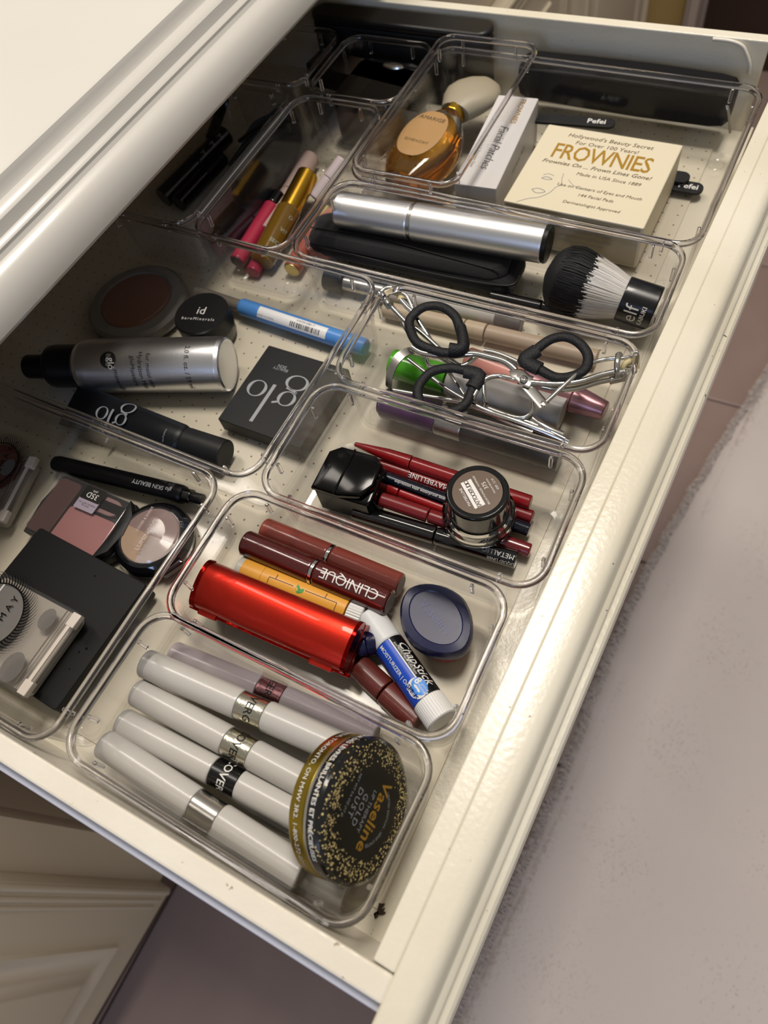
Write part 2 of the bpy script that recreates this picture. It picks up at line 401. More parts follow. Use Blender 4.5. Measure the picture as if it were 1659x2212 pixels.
# liner with rows of pin holes
lm = mat('liner_vinyl', '#cfc5ac', 0.5, bump=0.05)
nt = lm.node_tree; pb = nt.nodes['Principled BSDF']
tc = nt.nodes.new('ShaderNodeTexCoord'); sx = nt.nodes.new('ShaderNodeSeparateXYZ'); nt.links.new(tc.outputs['Object'], sx.inputs[0])
def mth(op, a, b=None):
    n = nt.nodes.new('ShaderNodeMath'); n.operation = op
    for i, v in enumerate((a, b)):
        if v is None: continue
        if isinstance(v, (int, float)): n.inputs[i].default_value = v
        else: nt.links.new(v, n.inputs[i])
    return n.outputs[0]
fx = mth('SUBTRACT', mth('FRACT', mth('MULTIPLY', sx.outputs[0], 1 / 0.0098)), 0.5); fy = mth('SUBTRACT', mth('FRACT', mth('MULTIPLY', sx.outputs[1], 1 / 0.0098)), 0.5)
dd = mth('SQRT', mth('ADD', mth('MULTIPLY', fx, fx), mth('MULTIPLY', fy, fy)))
area_ = mth('MAXIMUM', mth('MULTIPLY', mth('LESS_THAN', sx.outputs[0], -0.185), mth('GREATER_THAN', sx.outputs[1], 0.10)), mth('GREATER_THAN', sx.outputs[1], 0.30))
hole = mth('MULTIPLY', mth('LESS_THAN', dd, 0.065), area_)
mx = nt.nodes.new('ShaderNodeMix'); mx.data_type = 'RGBA'; mx.inputs[6].default_value = srgb('#d3cab4'); mx.inputs[7].default_value = srgb('#6e6048')
nt.links.new(hole, mx.inputs[0]); nt.links.new(mx.outputs[2], pb.inputs['Base Color'])
tag(obj('drawer_liner', box(-515, -50, -18, 528, -1, 0, 0.1), lm), 'thin cream vinyl liner with rows of pin holes on the drawer floor', 'drawer liner')
dirt = obj('dirt_speck', loft([[(r_ * (1 + .45 * math.sin(3 * a) + .3 * math.sin(5 * a + 1)) * math.cos(a), r_ * (1 + .5 * math.sin(2 * a + 2) + .3 * math.sin(7 * a)) * math.sin(a), z_) for a in [2 * PI * i / 40 for i in range(40)]] for r_, z_ in ((1.6, 0), (1.5, .5), (.7, 1.0))]), DARKGAP)
dirt.location = Vector((-50.0, -18.2, 0)) * S; dirt.scale = (1, 2.2, 1); dirt.rotation_euler.z = -.35
tag(dirt, 'dark crumb of dirt on the drawer floor outside the corner of the nearest tray', 'dirt')

# ================================================================== clear trays
def tray(label, xr, y, deg, w_, h_, rim=52, depth=50, rad=15):
    c, s_ = math.cos(math.radians(deg)), math.sin(math.radians(deg))
    m = Matrix.Translation((xr - w_, y, 0)) @ Matrix.Rotation(math.radians(deg), 4, 'Z') @ Matrix.Translation((w_ / 2, h_ / 2, 0))
    t = thing('organiser_tray', label, 'tray', m, 'clear organiser trays in the drawer')
    b = rim - depth
    def ring(ins, z, rr): return [(x, yy, z) for x, yy in rrect(w_ - 2 * ins, h_ - 2 * ins, rr, 8)]
    T = 1.3
    R_ = [ring(9, b, rad - 5), ring(6, b + .8, rad - 4), ring(5, b + 3, rad - 3), ring(3.2, rim - 7, rad - 2), ring(2.4, rim - 3.6, rad - 1),
          ring(2.4 + T, rim - 3.6, rad - 1 - T), ring(3.2 + T, rim - 7, rad - 2 - T), ring(5 + T, b + 4, rad - 3 - T), ring(6.6 + T, b + 2.4, rad - 4 - T), ring(10, b + 1.8, rad - 6)]
    obj('body', loft(brace(R_, lerpring)), PLASTIC, t, sharp=80)
    rings = [ring(i, z, rad - i) for i, z in ((1.6, rim - 3.8), (0.5, rim - 3.4), (0, rim - 2.2), (0.1, rim - 0.9), (1.0, rim), (2.2, rim), (3.0, rim - 0.7), (3.3, rim - 2.0), (3.1, rim - 3.6))]
    rings.append(rings[0]); bm = loft(rings, False, False)
    obj('rim', bm, RIM, t, sharp=80)
    pm = None
    for sx_, sy_ in ((1, 1), (1, -1), (-1, 1), (-1, -1)):
        for kx in (0, 1):
            if kx: px_, py_, r_ = sx_ * (w_ / 2 - rad - 5), sy_ * (h_ / 2 - 4.6), 0
            else: px_, py_, r_ = sx_ * (w_ / 2 - 4.6), sy_ * (h_ / 2 - rad - 4), 90
            if pm is None:
                o = obj('stacking_rib', box(-1.0, 1.0, -0.9, 0.9, -9, 0, 0.5), RIM, t); pm = o.data
            else:
                o = bpy.data.objects.new('stacking_rib', pm); C.objects.link(o); o.parent = t
            o.location = (px_ * S, py_ * S, (rim - 2.6) * S); o.rotation_euler.z = math.radians(r_)
    fm = None
    for sx_, sy_ in ((1, 1), (1, -1), (-1, 1), (-1, -1)):
        if fm is None:
            o = obj('foot_ring', lathe([(4.6, 0), (4.6, .7), (5.2, 1), (5.8, .7), (5.8, 0), (4.6, 0)], 24, ring=True), PLASTIC, t); fm = o.data
        else:
            o = bpy.data.objects.new('foot_ring', fm); C.objects.link(o); o.parent = t
        o.location = (sx_ * (w_ / 2 - 16) * S, sy_ * (h_ / 2 - 16) * S, (b + 1.9) * S)
    return t
tray('clear tray nearest the camera holding the pearl white lip colour tubes', -46.3, -25.2, -1.1, 153.4, 76.2)
tray('clear tray holding the red metallic lipstick case and lip balms', -43.6, 47.0, 0.1, 151.4, 76)
tray('clear tray holding red pencils, black sharpener and brow pot', -34.4, 122.2, 0.7, 152.3, 76)
tray('clear tray holding the chrome eyelash curlers', -33.0, 198.9, 0.9, 151.6, 76)
tray('long clear tray holding the silver cylinder, black pouch and kabuki brush', -31.4, 275.9, 0.8, 226.7, 74)
tray('wide clear tray holding the cream and white patch boxes', -28.4, 352.0, -0.5, 228, 152)
tray('wide clear tray holding the silver spray bottle and black card box', -188.8, 126.5, -0.5, 228, 151)
tray('wide clear tray holding the blush box, palettes and compacts', -203.3, -26.5, -0.3, 228, 152)
tray('small clear tray raised on top of another, holding the amber perfume bottle', -176, 350, 0.6, 76, 155, rim=60, depth=50, rad=13)
tray('clear tray holding the gold capped gloss and pink tubes', -259.5, 274, 0.6, 74, 152)
tray('square clear tray holding the black box with brown label at the far side', -256.5, 428, 0.6, 76, 76)
tray('clear tray half under the countertop holding dark mascara tubes', -336, 275, 0.6, 76, 152)
tray('small clear tray under the countertop near the long black case', -338.5, 430, 0.6, 76, 76)

# ================================================================== tray of pearl lip colour tubes
def lip_tube(label, p0, p1, r=7.0, band=STEEL, bandpos=0.45, body=PEARL, text=None, tcol=INKB, endcap='#8f8a84'):
    m, L = axis(p0, p1)
    t = thing('lip_colour_tube', label, 'lip colour', m, 'pearl lip colour tubes in the nearest tray')
    b0, b1 = L * bandpos, L * bandpos + 14
    obj('cap', rod(r, 0, b0, 1.0), body, t)
    obj('band', lathe([(r - .6, b0), (r - .35, b0 + .2), (r - .35, b1 - .2), (r - .6, b1)], 40), band, t)
    obj('barrel', rod(r, b1, L, 1.0), body, t)
    obj('end_disc', lathe([(r - 1.6, L - .4), (r - 1.6, L + .15), (r - 2.4, L + .15), (r - 3, L + .05), (0, L + .05)], 32), mat('lip_end_' + endcap[1:], endcap, 0.5, bump=0.5, bscale=600), t)
    if text: lettering(text, 5.6, tcol, t, on_ring(r - .35, 8, (b0 + b1) / 2, 1), bold=0.06)
    return t
HOLO = mat('holographic_foil', '#cbc7b6', 0.25, 1.0, bump=0.35, bscale=500, var=0.12, vscale=160)
MARO = mat('maroon_foil', '#8c6468', 0.3, 1.0, bump=0.4, bscale=500)
BBAND = mat('black_band', '#0b0b0b', 0.25)
lip_tube('pearl white lip tube with plain silver band, front one lying highest towards the drawer side', (-196.0, -14.2, 23), (-82.0, -18.6, 23), 7.0, STEEL, .49)
lip_tube('pearl white lip tube with the black lettered band', (-196.5, -2.5, 19), (-78.7, 0.3, 19), 7.0, BBAND, .47, text='COVERG', tcol=INKW)
lip_tube('pearl white lip tube with gold-silver foil band next to the black banded one', (-195.9, 12.7, 23), (-77.2, 12.9, 23), 7.0, HOLO, .46, text='COVERG')
lip_tube('pearl white lip tube whose shiny foil band sits second from the tray wall', (-198.2, 26.1, 27), (-78.2, 33.0, 27), 7.2, HOLO, .46, text='VERG')
lip_tube('lilac pearl lip tube with maroon foil band behind the others by the tray wall', (-197.1, 37.4, 11), (-82.2, 45.0, 11), 6.6, MARO, .45, body=PEARL2, text='ERL')
lip_tube('pearl white lip tube on the tray floor poking out below the tin', (-131.1, -20.3, 10), (-64.0, -17.2, 10), 7.0, STEEL, .2)
# tin
tc_ = Vector((-65.1, 14.5, 37)); tn = Vector((0.886, 0.154, 0.438)).normalized()
m, L = axis(tc_ - tn * 18, tc_, Vector((-69.8, -4.1, 37)) - Vector((-58.2, 30.4, 37)))
tin = thing('lip_balm_tin', 'round black and gold glitter lip balm tin leaning on the white tubes', 'tin', m)
GT = mat('tin_gold', '#b49a3c', 0.25, 1.0, bump=0.02)
obj('base', lathe([(27.0, 0), (28.6, .5), (29.2, 1.4), (29.2, 8.2), (28.4, 8.6)], 72), GT, tin)
obj('seam', lathe([(28.4, 8.4), (28.9, 8.8), (29.0, 10.2), (28.4, 10.6)], 72), SILVER, tin)
gm = mat('tin_black_glitter', '#0a0a0a', 0.18, coat=0.6); nt = gm.node_tree; pb = nt.nodes['Principled BSDF']
tcn = nt.nodes.new('ShaderNodeTexCoord'); sx = nt.nodes.new('ShaderNodeSeparateXYZ'); nt.links.new(tcn.outputs['Object'], sx.inputs[0])
vo = nt.nodes.new('ShaderNodeTexVoronoi'); vo.inputs['Scale'].default_value = 1150; nt.links.new(tcn.outputs['Object'], vo.inputs['Vector'])
nz = nt.nodes.new('ShaderNodeTexNoise'); nz.inputs['Scale'].default_value = 140; nt.links.new(tcn.outputs['Object'], nz.inputs['Vector'])
rr = mth('SQRT', mth('ADD', mth('MULTIPLY', sx.outputs[0], sx.outputs[0]), mth('MULTIPLY', sx.outputs[1], sx.outputs[1])))
ring_ = mth('SUBTRACT', 1.0, mth('ABSOLUTE', mth('DIVIDE', mth('SUBTRACT', rr, 0.0232), 0.0068)))
ring_ = mth('MULTIPLY', mth('MAXIMUM', ring_, 0.0), mth('GREATER_THAN', rr, 0.0182))
sc_ = nt.nodes.new('ShaderNodeSeparateColor'); nt.links.new(vo.outputs['Color'], sc_.inputs[0])
pick = mth('LESS_THAN', sc_.outputs[0], mth('MULTIPLY', ring_, mth('MULTIPLY', nz.outputs['Fac'], 1.35)))
small = mth('LESS_THAN', vo.outputs['Distance'], mth('ADD', 0.24, mth('MULTIPLY', sc_.outputs[1], 0.42)))
gl = mth('MULTIPLY', pick, small)
mx = nt.nodes.new('ShaderNodeMix'); mx.data_type = 'RGBA'; mx.inputs[6].default_value = srgb('#0a0a09'); mx.inputs[7].default_value = srgb('#c9b57c')
nt.links.new(gl, mx.inputs[0]); nt.links.new(mx.outputs[2], pb.inputs['Base Color'])
lid = obj('lid', lathe([(28.6, 10.2), (29.3, 10.4), (29.4, 15.2), (28.8, 16.6), (27.2, 17.6), (25.6, 18.0), (0, 18.0)], 72), gm, tin)
z = 18.06
lettering('Vaseline', 9.0, INKGOLD, lid, on_flat(0, 4.2, z), bold=0.12)
lettering('LIP THERAPY', 3.1, INKG, lid, on_flat(0.5, -1.6, z))
lettering('GOLD', 4.4, INKG, lid, on_flat(2, -6.0, z), space=1.2)
lettering('DUST', 4.4, INKG, lid, on_flat(1, -10.4, z), space=1.2)
lettering('LIMITED EDITION - SÉRIE LIMITÉE', 1.9, INKG, lid, lambda u, v: ((13.2 + v) * math.sin(u / 13.2), (13.2 + v) * math.cos(u / 13.2), z))
lettering('NET WT 0.6 OZ (17 g)', 1.9, INKG, lid, on_flat(0, -14.6, z))
la = math.degrees(math.atan2((Vector((-86.8, 14.6, 37)) - tc_).dot(m.to_3x3().col[1]), (Vector((-86.8, 14.6, 37)) - tc_).dot(m.to_3x3().col[0])))
lettering('BAUME POUR DES LÈVRES BRILLANTES ET PRÉCIEUSES', 3.2, INKW, lid, on_ring(29.4, la, 13.0, 1), bold=0.05)
lettering('UNILEVER CANADA, TORONTO, ON M4W 3R2. 1-800-272-0241', 3.2, INKW, tin, on_ring(29.2, la, 4.6, 1))

# ================================================================== tray of lipsticks and balms
def lipstick(label, p0, p1, r, m_, text=None, endc='#6a6463'):
    m, L = axis(p0, p1); t = thing('lipstick', label, 'lipstick', m, 'slim lipsticks beside the red case')
    b = L * .5
    obj('base', rod(r, 0, b - .6, 1.2), m_, t); obj('ring', rod(r + .1, b - .6, b + 1.2, .2), CHROME, t); obj('cap', rod(r, b + 1.2, L, 1.4), m_, t)
    obj('end_disc', lathe([(r - 1.6, L - .6), (r - 1.6, L + .12), (0, L + .12)], 32), mat('disc_' + endc[1:], endc, .4, bump=.3), t)
    if text: lettering(text, 8.0, INKW, t, on_side(r, 6, L * .755, -1), bold=-0.04, space=.92)
    return t
lipstick('rose brown lipstick with silver ring at the back of its tray', (-189.9, 118.4, 11), (-104.8, 117.8, 11), 6.8, mat('rose_lacquer', '#9c4a3e', 0.2, coat=.4))
lipstick('dark maroon lipstick with silver ring and white name across its cap', (-191.6, 105.0, 18), (-103.7, 105.1, 18), 7.2, mat('maroon_lacquer', '#4a1512', 0.16, coat=.6), 'CLINIQUE')
m, L = axis((-189.5, 92.1, 11), (-114.1, 94.9, 11)); ob = thing('lip_balm_stick', 'orange lip balm stick with green leaf print and white ribbed dial', 'lip balm', m)
OR = mat('orange_label', '#d99a3c', 0.35)
obj('cap', rod(7.8, 0, 4, .8), mat('milky_plastic', '#b9b6ae', .3), ob); obj('label', rod(8.0, 3.4, L - 9, .3), OR, ob); obj('seam', rod(8.05, 16, 16.4, .1), mat('orange_dark', '#b07828', .4), ob)
db_ = bmesh.new(); db_.free()
def ribbed(r, z0, z1, n=36, d=.35):
    rings = []
    for rr_, z_ in ((r - .6, z0), (r, z0 + .5), (r, z1 - .5), (r - .6, z1)):
        rings.append([((rr_ - (d if i % 2 else 0)) * math.cos(PI * i / n), (rr_ - (d if i % 2 else 0)) * math.sin(PI * i / n), z_) for i in range(2 * n)])
    return loft(rings)
obj('dial', ribbed(7.9, L - 8.4, L), WHITE, ob)
lettering('OraLabs, Inc., Parker, CO 80134 - OraLabs.com - Manufactured in the USA', 1.75, INKB, ob, on_side(8.0, 48, L * .56, 1), bold=.02)
lettering('1', 4, INKB, ob, on_side(8.0, -8, L * .33, 1)); lettering('1', 4, INKB, ob, on_side(8.0, -8, L * .72, 1))
def line_on(parent, m_, f, pts, wd=.35, name='printed_line'):
    bm = bmesh.new(); a = None
    for (u0, v0), (u1, v1) in zip(pts, pts[1:]):
        dx, dy = u1 - u0, v1 - v0; l = math.hypot(dx, dy); nx, ny = -dy / l * wd / 2, dx / l * wd / 2; k_ = max(1, int(l / 1.5))
        for i in range(k_):
            q = [(u0 + dx * t + s_ * nx, v0 + dy * t + s_ * ny) for t, s_ in ((i / k_, -1), ((i + 1) / k_, -1), ((i + 1) / k_, 1), (i / k_, 1))]
            bm.faces.new([bm.verts.new(f(*p)) for p in q])
    return obj(name, bm, m_, parent)
f = on_side(8.0, 14, L * .52, 1)
line_on(ob, INKB, f, [(-18, -1.5), (-18, 1.8), (-3.5, 1.8)]); line_on(ob, INKB, f, [(3.5, 1.8), (22, 1.8), (22, -2.4)])
def leaf(cx, cy, a, ln, wd):
    bm = bmesh.new(); pts = []
    for i in range(12):
        t = i / 6; u = (t if t <= 1 else 2 - t); s_ = 1 if t <= 1 else -1
        lx, ly = (u - .5) * ln, s_ * wd * math.sin(PI * u)
        pts.append((cx + lx * math.cos(a) - ly * math.sin(a), cy + lx * math.sin(a) + ly * math.cos(a)))
    bm.faces.new([bm.verts.new(f(*p)) for p in pts]); return bm
GR = mat('leaf_green', '#3f8a3a', .4)
obj('leaf_print', leaf(-.6, 1.2, 1.9, 5, 1.3), GR, ob); obj('leaf_print', leaf(1.6, .8, .9, 4, 1.1), GR, ob)
fb = bmesh.new(); ff = on_side(8.0, 52, L * .845, 1)
fb.faces.new([fb.verts.new(ff(*p)) for p in ((-3, -1.6), (3, -1.6), (3, 1.8), (-3, 1.8))]); obj('flag_print', fb, INKB, ob)
for q in range(3): line_on(ob, OR, on_side(8.05, 52, L * .845, 1), [(-.5, -1 + q * .95), (2.8, -1 + q * .95)], .3)
# red metallic case
m, L, Wd = plane((-196.8, 62.2, 20), (-106.4, 64.2, 20), (-194.4, 86.6, 27))
RED = mat('red_metallic', '#b82413', 0.36, 0.85, bump=0.05, bscale=1500, coat=.25); REDG = mat('red_chrome', '#8a0f0c', 0.08, 1.0)
Wd = 25; rc = thing('lipstick_case', 'glossy red metallic lipstick case with arched hinged lid', 'lipstick case', m)
obj('base', box(0, L, 0, Wd, -17, -0.6, 1.0), REDG, rc)
def arch(ins, n=14):
    return [(ins + (Wd - 2 * ins) * (0.5 - 0.5 * math.cos(PI * i / n)), 8.6 * math.sin(PI * i / n) ** .62 * (1 - ins / 14)) for i in range(n + 1)]
obj('lid', loft([[(x, y, z_) for y, z_ in arch(i_)] for x, i_ in ((1.2, .8), (1.6, .2), (2, 0), (L - 2, 0), (L - 1.6, .2), (L - 1.2, .8))]), RED, rc)
for x in (0.2, L - 2.2):
    obj('end_rib', loft([[(x + dx, y, z_) for y, z_ in arch(-.7)] for dx in (0, .6, 1.4, 2)]), REDG, rc)
obj('hinge_rail', box(-2, L + 2, -1.6, 0.4, -1.6, 0.6, .5), REDG, rc)
obj('hinge', box(4, 15, -2.6, 1.4, -1.4, 1.4, .6), RED, rc); obj('hinge', box(L - 20, L - 7, -2.6, 1.4, -1.4, 1.4, .6), RED, rc)
# moisturiser balm stick
m, L = axis((-112.7, 96.8, 11), (-56.2, 63.8, 16), (-0.12, 0, 1)); cs = thing('lip_balm_stick', 'blue and black lip balm stick with white cap, standing out over the rim', 'lip balm', m)
BLUE = mat('royal_blue_label', '#1546b4', .32); WL = mat('white_wrap', '#cfd0d2', .35)
r = 7.6
obj('cap', rod(r, 0, 20, 1.4), WL, cs)
obj('label', rod(r + .02, 19.6, L - 12, .2), mat('black_label', '#0b0b0d', .32), cs)
def patch(r_, a0, a1, z0, z1, m_, parent, name='label_panel', n=14):
    return obj(name, loft([[(r_ * math.cos(math.radians(a0 + (a1 - a0) * i / n)), r_ * math.sin(math.radians(a0 + (a1 - a0) * i / n)), z_) for i in range(n + 1)] for z_ in (z0, z1)], False, False, False), m_, parent)
patch(r + .10, -10, 105, 20, L - 12, BLUE, cs)
patch(r + .12, -14, -9, 20, L - 12, WL, cs)
lettering('MOISTURIZER | Original', 2.9, INKW, cs, on_side(r + .1, 30, L * .54, 1), bold=.03)
lettering('ChapStick', 6.4, INKW, cs, on_side(r + .1, -44, L * .56, 1), shear=.35, bold=.03)
lettering('SKIN PROTECTANT / SUNSCREEN', 1.3, INKW, cs, on_side(r + .1, -20, L * .5, 1)); lettering('BROAD SPECTRUM SPF 15', 1.3, INKW, cs, on_side(r + .1, -26, L * .5, 1))
def disc_on(f_, rx, ry, m_, parent, name='label_disc', cut=None):
    bm = bmesh.new(); pts = [(rx * math.cos(2 * PI * i / 28), ry * math.sin(2 * PI * i / 28)) for i in range(28)]
    if cut: pts = [(x, y) if cut(x, y) else (x, 0) for x, y in pts]
    c_ = bm.verts.new(f_(0, 0)); vs = [bm.verts.new(f_(*p)) for p in pts]
    for i in range(28): bm.faces.new((c_, vs[i], vs[(i + 1) % 28]))
    return obj(name, bm, m_, parent)
f = on_side(r + .15, 6, L * .74, 1); disc_on(f, 5.2, 4.8, INKW, cs)
disc_on(on_side(r + .22, -4, L * .74, 1), 4.6, 3.6, mat('sky_label', '#3c86d8', .35), cs)
lettering('8', 5, INKW, cs, on_side(r + .3, -10, L * .70, 1), bold=.1); lettering('HOUR', 1.5, INKW, cs, on_side(r + .3, -16, L * .775, 1)); lettering('MOISTURE', 1.3, INKW, cs, on_side(r + .3, -4, L * .77, 1))
lettering('SPF 15', 3.0, mat('navy_print', '#12306e', .5), cs, on_side(r + .3, 28, L * .74, 1), bold=.06)
obj('dial', ribbed(r + .3, L - 12, L, 40, .22), WHITE, cs)
# vaseline mini tub
m, L = axis((-77.8, 105.2, 3), (-77.8, 105.2, 24), (1, -.5, 0)); vt = thing('petroleum_jelly_tub', 'small oval tub with navy blue lid and clear red body', 'lip balm tub', m)
NAVY = mat('navy_plastic', '#14183f', .3, bump=.03)
def oval(a, b, p=1.6, n=36, z_=0, s_=1):
    out = []
    for i in range(n):
        t = 2 * PI * i / n; c_, q = math.cos(t), math.sin(t)
        out.append((s_ * a * math.copysign(abs(c_) ** (2 / p), c_), s_ * b * math.copysign(abs(q) ** (2 / p), q), z_))
    return out
obj('body', loft([oval(15, 11, 2.2, z_=0), oval(17, 13, 2.2, z_=2), oval(17.6, 13.6, 2.2, z_=13), oval(17, 13, 2.2, z_=15)]), mat('red_clear_jelly', '#c4473c', .18, trans=.35), vt)
ld = obj('lid', loft([oval(19, 15, 1.75, z_=13), oval(20.8, 16.5, 1.75, z_=14), oval(21, 16.8, 1.75, z_=20), oval(19.6, 15.4, 1.75, z_=22.6), oval(15.6, 11.6, 1.9, z_=23.3), oval(15, 11, 1.9, z_=22.8)]), NAVY, vt)
lettering('Vaseline', 6.4, mat('navy_emboss', '#2a3164', .3), ld, on_flat(0, 0, 22.95, 0))
# lower tubes
def simple_tube(name, label, cat, p0, p1, r, parts, group=None, hint=(0, 0, 1)):
    """parts: (name, start, end as fractions, radius factor, material)"""
    m, L = axis(p0, p1, hint); t = thing(name, label, cat, m, group)
    for q in parts:
        nm, a, b, rf, mt = q[:5]; rf2 = q[5] if len(q) > 5 else rf
        obj(nm, rod(r * rf, a * L, b * L, min(.8, r * rf * .3), r1=r * rf2), mt, t)
    return t, L
DR = mat('dusty_red_plastic', '#5c2620', .3, coat=.3)
simple_tube('lipstick', 'brick red lipstick on the tray floor below the red case', 'lipstick', (-106.1, 71.9, 8), (-67.3, 60.1, 8), 6.5, [('base', 0, .45, 1, DR), ('cap', .47, 1, 1.04, DR)])
simple_tube('lip_balm_stick', 'dark navy capped balm peeping out between red case and white cap', 'lip balm', (-110.9, 80.0, 12), (-102.3, 86.4, 12), 6.5, [('cap', 0, .5, 1, NAVY), ('barrel', .5, 1, 1.03, mat('navy2', '#10143a', .25))])

# ================================================================== tray of pencils
RP = mat('red_pencil_plastic', '#8d1418', .24, coat=.35); RP2 = mat('dark_red_pencil_plastic', '#6d1216', .26, coat=.3)
def pencil(label, p0, p1, r, m_, capf=.34, point=True, text=None, tz=.5, cat='pencil', name='lip_pencil', m2=None, ta=10, ts=3.4, way=-1):
    m, L = axis(p0, p1); t = thing(name, label, cat, m, 'make-up pencils lying in the pencil tray')
    if point: obj('cap', lathe([(.6, 0), (1.3, .6), (r * .6, L * capf * .25), (r * .95, L * capf * .6), (r + .25, L * capf - .8), (r + .1, L * capf)], 32), m_, t)
    else: obj('cap', rod(r + .2, 0, L * capf, .8), m_, t)
    obj('barrel', rod(r, L * capf + .3, L, .9), m2 or m_, t)
    if text: lettering(text, ts, INKW, t, on_side(r, ta, L * tz, way), space=1.05)
    return t
pencil('bright red lip pencil lying uppermost along the back of the tray', (-168.0, 186.1, 13), (-61.3, 187.2, 13), 3.9, RP)
pencil('dark red lip pencil with white maker name, partly under the topmost one', (-167.5, 181.6, 8), (-58.0, 181.8, 8), 3.8, RP2, text='MAYBELLINE', tz=.45, ts=4.2, ta=25)
pencil('black eyeliner pencil with blue sheen coming from the sharpener', (-152.3, 174.4, 9), (-56.6, 173.5, 9), 3.8, mat('blueblack_plastic', '#0c1220', .16, .4, coat=.5), point=False, capf=.1, text='expression kajal waterproof liner', tz=.34, ts=2.2, ta=20, way=1)
pencil('red lip pencil with blunt ribbed end beside the black sharpener', (-136.8, 158.6, 14), (-52.2, 163.6, 7), 3.8, RP2, point=False, capf=.33)
pencil('short red lip pencil half hidden behind the black sharpener', (-150.7, 170.3, 6), (-104.1, 169.7, 6), 3.4, RP, point=False, capf=.4)
pencil('thick glossy black liquid eyeliner nearest the front wall', (-149.7, 149.1, 8), (-56.6, 155.5, 8), 4.9, mat('gloss_black_liner', '#050506', .1, coat=.8), point=False, capf=.52, name='liquid_eyeliner', text='METALLIC', tz=.9, ts=3.6, ta=15, cat='eyeliner')
t = bpy.data.objects['liquid_eyeliner']; L_ = (Vector((-56.6, 155.5, 8)) - Vector((-149.7, 149.1, 8))).length
lettering('LIQUID LINER', 2.4, INKW, t, on_side(4.9, 58, L_ * .92, -1))
# sharpener
m, L, Wd = plane((-169.3, 145.7, 3), (-139.6, 147.6, 3), (-166.6, 176.1, 3))
sh = thing('pencil_sharpener', 'black glossy block shaped pencil sharpener with curved lid', 'sharpener', m)
obj('body', prism([(0, 0), (31, 0), (33, 3), (32, 24), (28, 27), (4, 27), (0, 22)], 0, 21, 1.2), mat('black_sharpener', '#030303', .13, spec=.25), sh)
obj('lid', prism([(-.8, -.8), (15, -1), (27, 2), (32, 10), (31, 24), (26, 28), (5, 28), (-.8, 23)], 21, 26, 1.4), MATS['black_sharpener'], sh)
obj('lid_ridge', box(12.6, 13.8, -1, 28, 25.6, 26.6, .3), MATS['black_sharpener'], sh)
# brow pot
m, L = axis((-82.6, 167.9, 12), Vector((-82.6, 167.9, 12)) + Vector((0, 0, 1)) * 31, (.7, .81, 0))
bp_ = thing('brow_pomade_pot', 'squat clear glass pot with black lid and brown printed disc', 'pot', m)
obj('jar', lathe([(13, 0), (16.5, .8), (18.6, 3.4), (19.2, 7), (18.8, 10.5), (17.2, 12.6), (15.6, 13.4), (14.4, 13.2), (15.6, 9), (15.4, 5), (12, 3.4), (0, 3.2)], 56), GLASS, bp_, sharp=60)
obj('product', lathe([(12.5, 3.9), (14.2, 5.5), (14.2, 10), (0, 10.2)], 40), mat('brown_pomade', '#463022', .5), bp_)
pl = obj('lid', lathe([(15.6, 12.8), (15.9, 13.2), (15.9, 28.6), (15.4, 29.6), (14.6, 30), (12.9, 30), (12.6, 29.7), (0, 29.7)], 56), mat('black_pot_lid', '#060606', .12, coat=.5), bp_)
obj('label', lathe([(12.4, 29.7), (12.4, 29.8), (0, 29.8)], 48), mat('brown_label', '#55402e', .35), pl)
G_ = lambda x, y, d=0: on_flat(x, y, 29.9, d + 90)
lettering('MAYBELLINE', 2.0, INKW, pl, G_(-6.6, 0)); bm = bmesh.new()
for q in ((-4.9, -4.5), (.1, .5)):
    pass
bm.free()
pm_ = obj('label_panel', box(-5.2, 0.4, -8.2, 8.2, 29.8, 29.86, .01), INKW, pl)
lettering('TATTOOSTUDIO', 3.1, MATS['brown_label'], pl, on_flat(-2.4, 0, 29.95, 90), space=.62, bold=.05)
lettering('BROW POMADE / POMMADE', 1.4, INKW, pl, G_(2.2, 0)); lettering('375', 3.0, INKW, pl, G_(5.0, 1.5)); lettering('MEDIUM BROWN', 1.2, INKW, pl, G_(7.4, 0)); lettering('EXP. 12 M', 1.6, INKW, pl, G_(9.8, 0))

# ================================================================== tray of eyelash curlers
simple_tube('mascara_tube', 'mascara with bright green cap and frosted clear sleeve under the curlers', 'mascara', (-173.6, 247.2, 13), (-65.1, 246.9, 13), 9.0,
            [('cap', 0, .34, 1, mat('lime_green_plastic', '#4aa315', .2, coat=.5)), ('sleeve', .35, .995, 1.0, mat('frosted_sleeve', '#b9b5b2', .3, trans=.1))])
mt, L = simple_tube('mascara_tube', 'pale pink capped tube lying behind the frosted sleeve', 'mascara', (-132.7, 267.4, 11), (-44.8, 257.7, 12), 8.2,
            [('cap', 0, .42, .9, mat('salmon_pink', '#c98a80', .3, coat=.3)), ('barrel', .43, .78, 1, mat('mauve_metal', '#9a7076', .25, .6)), ('tip', .78, 1, 1, MATS['mauve_metal'], .68)])
mt, L = simple_tube('mascara_tube', 'purple mascara with silver lettered band and black end against the front wall', 'mascara', (-166.9, 218.3, 13.4), (-56.8, 219.8, 13.4), 9.0,
            [('cap', 0, .02, .8, mat('purple_plastic', '#43124e', .25, coat=.4)), ('barrel', .02, .34, 1, MATS['purple_plastic']), ('band', .34, .49, 1.01, STEEL), ('handle', .49, 1, 1, mat('smoke_black', '#1b1b1e', .3))])
lettering('LASH', 3.6, INKB, mt, on_ring(9.15, -48, L * .46, 1)); lettering('IS', 6, INKB, mt, on_ring(9.15, -48, L * .39, 1), bold=.1)
def pad(parent, pts, r=2.8, name='finger_grip', flatz=.75):
    return obj(name, sweep(pts, r, seg=12, k=7, closed=True, flatz=flatz), RUBBER, parent)
